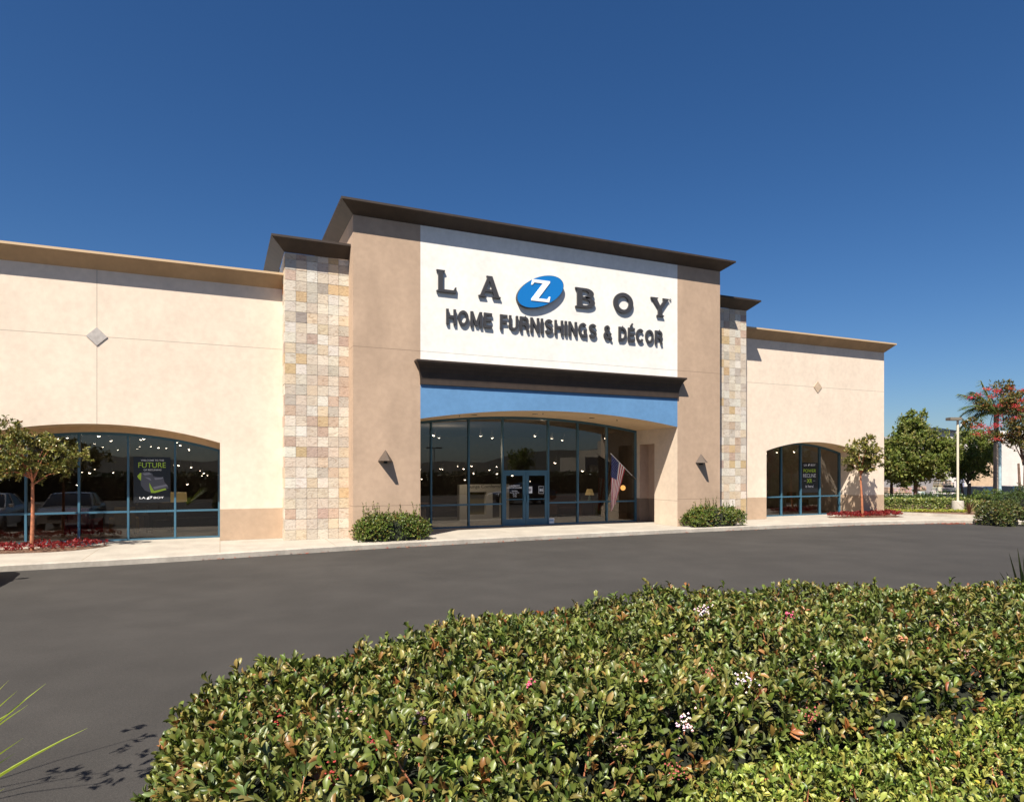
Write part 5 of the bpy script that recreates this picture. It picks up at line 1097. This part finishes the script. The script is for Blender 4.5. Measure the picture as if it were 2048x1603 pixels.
# fallen red leaves along the far kerb
pts = []
for (u0, u1, v0, v1, n_) in ((1870, 1935, 1042, 1048.5, 230), (1785, 1870, 1046, 1050, 70), (1560, 1780, 1050.5, 1056, 60), (600, 1560, 1060, 1105, 70)):
    for k in range(n_):
        if n_ > 70: u, v = random.gauss((u0+u1)/2, 18), random.uniform(v0, v1); X, Y, _ = onZ(u, v, -.15); pts.append((X, Y-.05, -.135))
        else:
            i = random.randrange(4, len(KERB)-5); t = random.random(); X, Y = KERB[i][0]+(KERB[i+1][0]-KERB[i][0])*t, KERB[i][1]+(KERB[i+1][1]-KERB[i][1])*t-abs(random.gauss(0, .12)); pts.append((X, Y, -.138))
P = np.array(pts); tag(leaf_mesh('fallen_leaves', [rosettes(P, np.tile([[0, 0, 1.]], (len(P), 1)), 3, .06, .6, [(.35, .07, .04), (.25, .09, .04)], [2, 1], 'quad', (1.2, 1.5))], M['leafm']), 'scattered fallen red leaves in the gutter at the far kerb', 'fallen leaves', kind='stuff')

# ------------------------------------------------------------------ what the glass mirrors: hills, buildings, trees behind the camera
M['hill'] = mat('chaparral', (.022, .020, .011), .95, var=.5, scale=.05)
b = MB(); n = 160; vs_ = []
for i in range(n+1):
    a_ = -PI*1.0+PI*1.05*i/n; d0 = 520; h = 13+4.5*math.sin(i*.13)+3*math.sin(i*.31+1)+1.5*math.sin(i*.9)+1.5*random.random()
    for dd, hh_ in ((380, -1), (450, h*.35), (d0, h), (700, h*.8), (1000, -5)): vs_.append((math.cos(a_)*dd, math.sin(a_)*dd, hh_+random.uniform(-1, 1)))
b.add(vs_, [(i*5+k, i*5+k+1, (i+1)*5+k+1, (i+1)*5+k) for i in range(n) for k in range(4)]); tag(b.build('hills', M['hill'], smooth=True), kind='structure')
ml = thing('lamp_post', 'twin headed lamp post mirrored at the left of the entrance glass', 'lamp post', (23.4, -28, -.15)); b = MB(); b.tube([(23.4, -28, -.15), (23.4, -28, 4.9)], .06, 10); b.build('pole', M['polepaint'], ml, smooth=True)
for sg in (-1, 1): b = MB(); b.box(min(23.4+sg*.15, 23.4+sg*.95), max(23.4+sg*.15, 23.4+sg*.95), -28.2, -27.8, 4.8, 4.95); b.build('lamp_head', M['head'], ml, bevel=.02)
b = MB(); b.box(23.2, 23.6, -28.03, -27.97, 4.84, 4.9); b.build('bracket', M['head'], ml)
shrub('added_hedge_row', 'added dark hedge row behind the camera that darkens the shop window reflections', 'hedge', (18, -13, -.2), 42, .8, 2.0, 5200, 6, .30, .5, [(.03, .045, .012), (.05, .07, .018)], [1, 1], 'quad', box=.25, core=False)  # added out of view to darken the ground mirrored in the glass
hw_ = MB(); hw_.box(-23, 59, -13.4, -12.6, -.2, 1.7); hw_.build('inner_shade_core', M['core'], bpy.data.objects['added_hedge_row'])  # near-black slab inside the added row, for the same darkening
tree('flowering_tree', 'red flowering tree mirrored in the right arched window', 'tree', (39.5, 8.5, -.15), 1.6, .08, [(0, 0, 3.0, 1.8, 1.8, 1.2), (1.2, -1, 3.4, 1.3, 1.3, 1.0)], 1100, 5, .16, .5, [(.10, .12, .03), (.5, .05, .07), (.16, .14, .04)], [3, 1.2, 2], 'quad', ncl=60)
shrub('bush', 'big green bush mirrored in the right arched window', 'bush', (43.5, 5, -.9), 3.2, 2.2, 2.6, 1600, 6, .14, .5, BG, [4, 3, 3, 1.2, .8], 'quad')
sh = thing('shop_block', 'white shop block across the lot, seen mirrored in the entrance glass', 'building', (55, -38, -.15)); b = MB(); b.box(50, 53.5, -46, -38, -.15, 4.2); b.box(53.5, 57, -46, -37, -.15, 5.4); b.box(57, 62, -46, -38, -.15, 7.0); b.build('wall', mat('warm_white_wall', (.34, .30, .24), .9), sh)
for x_ in (50.5, 54, 58.4): b = MB(); b.box(x_, x_+2.4, -37.99 if x_ != 54 else -36.99, -37.8 if x_ != 54 else -36.8, .3, 3); b.build('window', M['cargl'], sh)
for k, (x_, y_, s_) in enumerate(((-24, -24, .9), (-38, -46, 1.5), (10, -75, 1.2), (30, -80, 1.2), (-52, -60, 1.6), (42, -44, .8))):
    tree('broadleaf_tree', ['dark tree mirrored at the left of the left window', 'tall dark tree mirrored in the left arched window', 'round tree mirrored in the entrance glass', 'round tree mirrored right of the entrance doors', 'far dark tree mirrored in the left window', 'bushy tree mirrored before the white shop block'][k], 'tree', (x_, y_, -.15), 2.5*s_, .16,
         [(0, 0, 4.6*s_, 2.4*s_, 2.3*s_, 1.9*s_), (.8, .5, 5.8*s_, 1.4*s_, 1.4*s_, 1.1*s_)], 700, 5, .34, .5, BT, BW, 'quad', ncl=60)
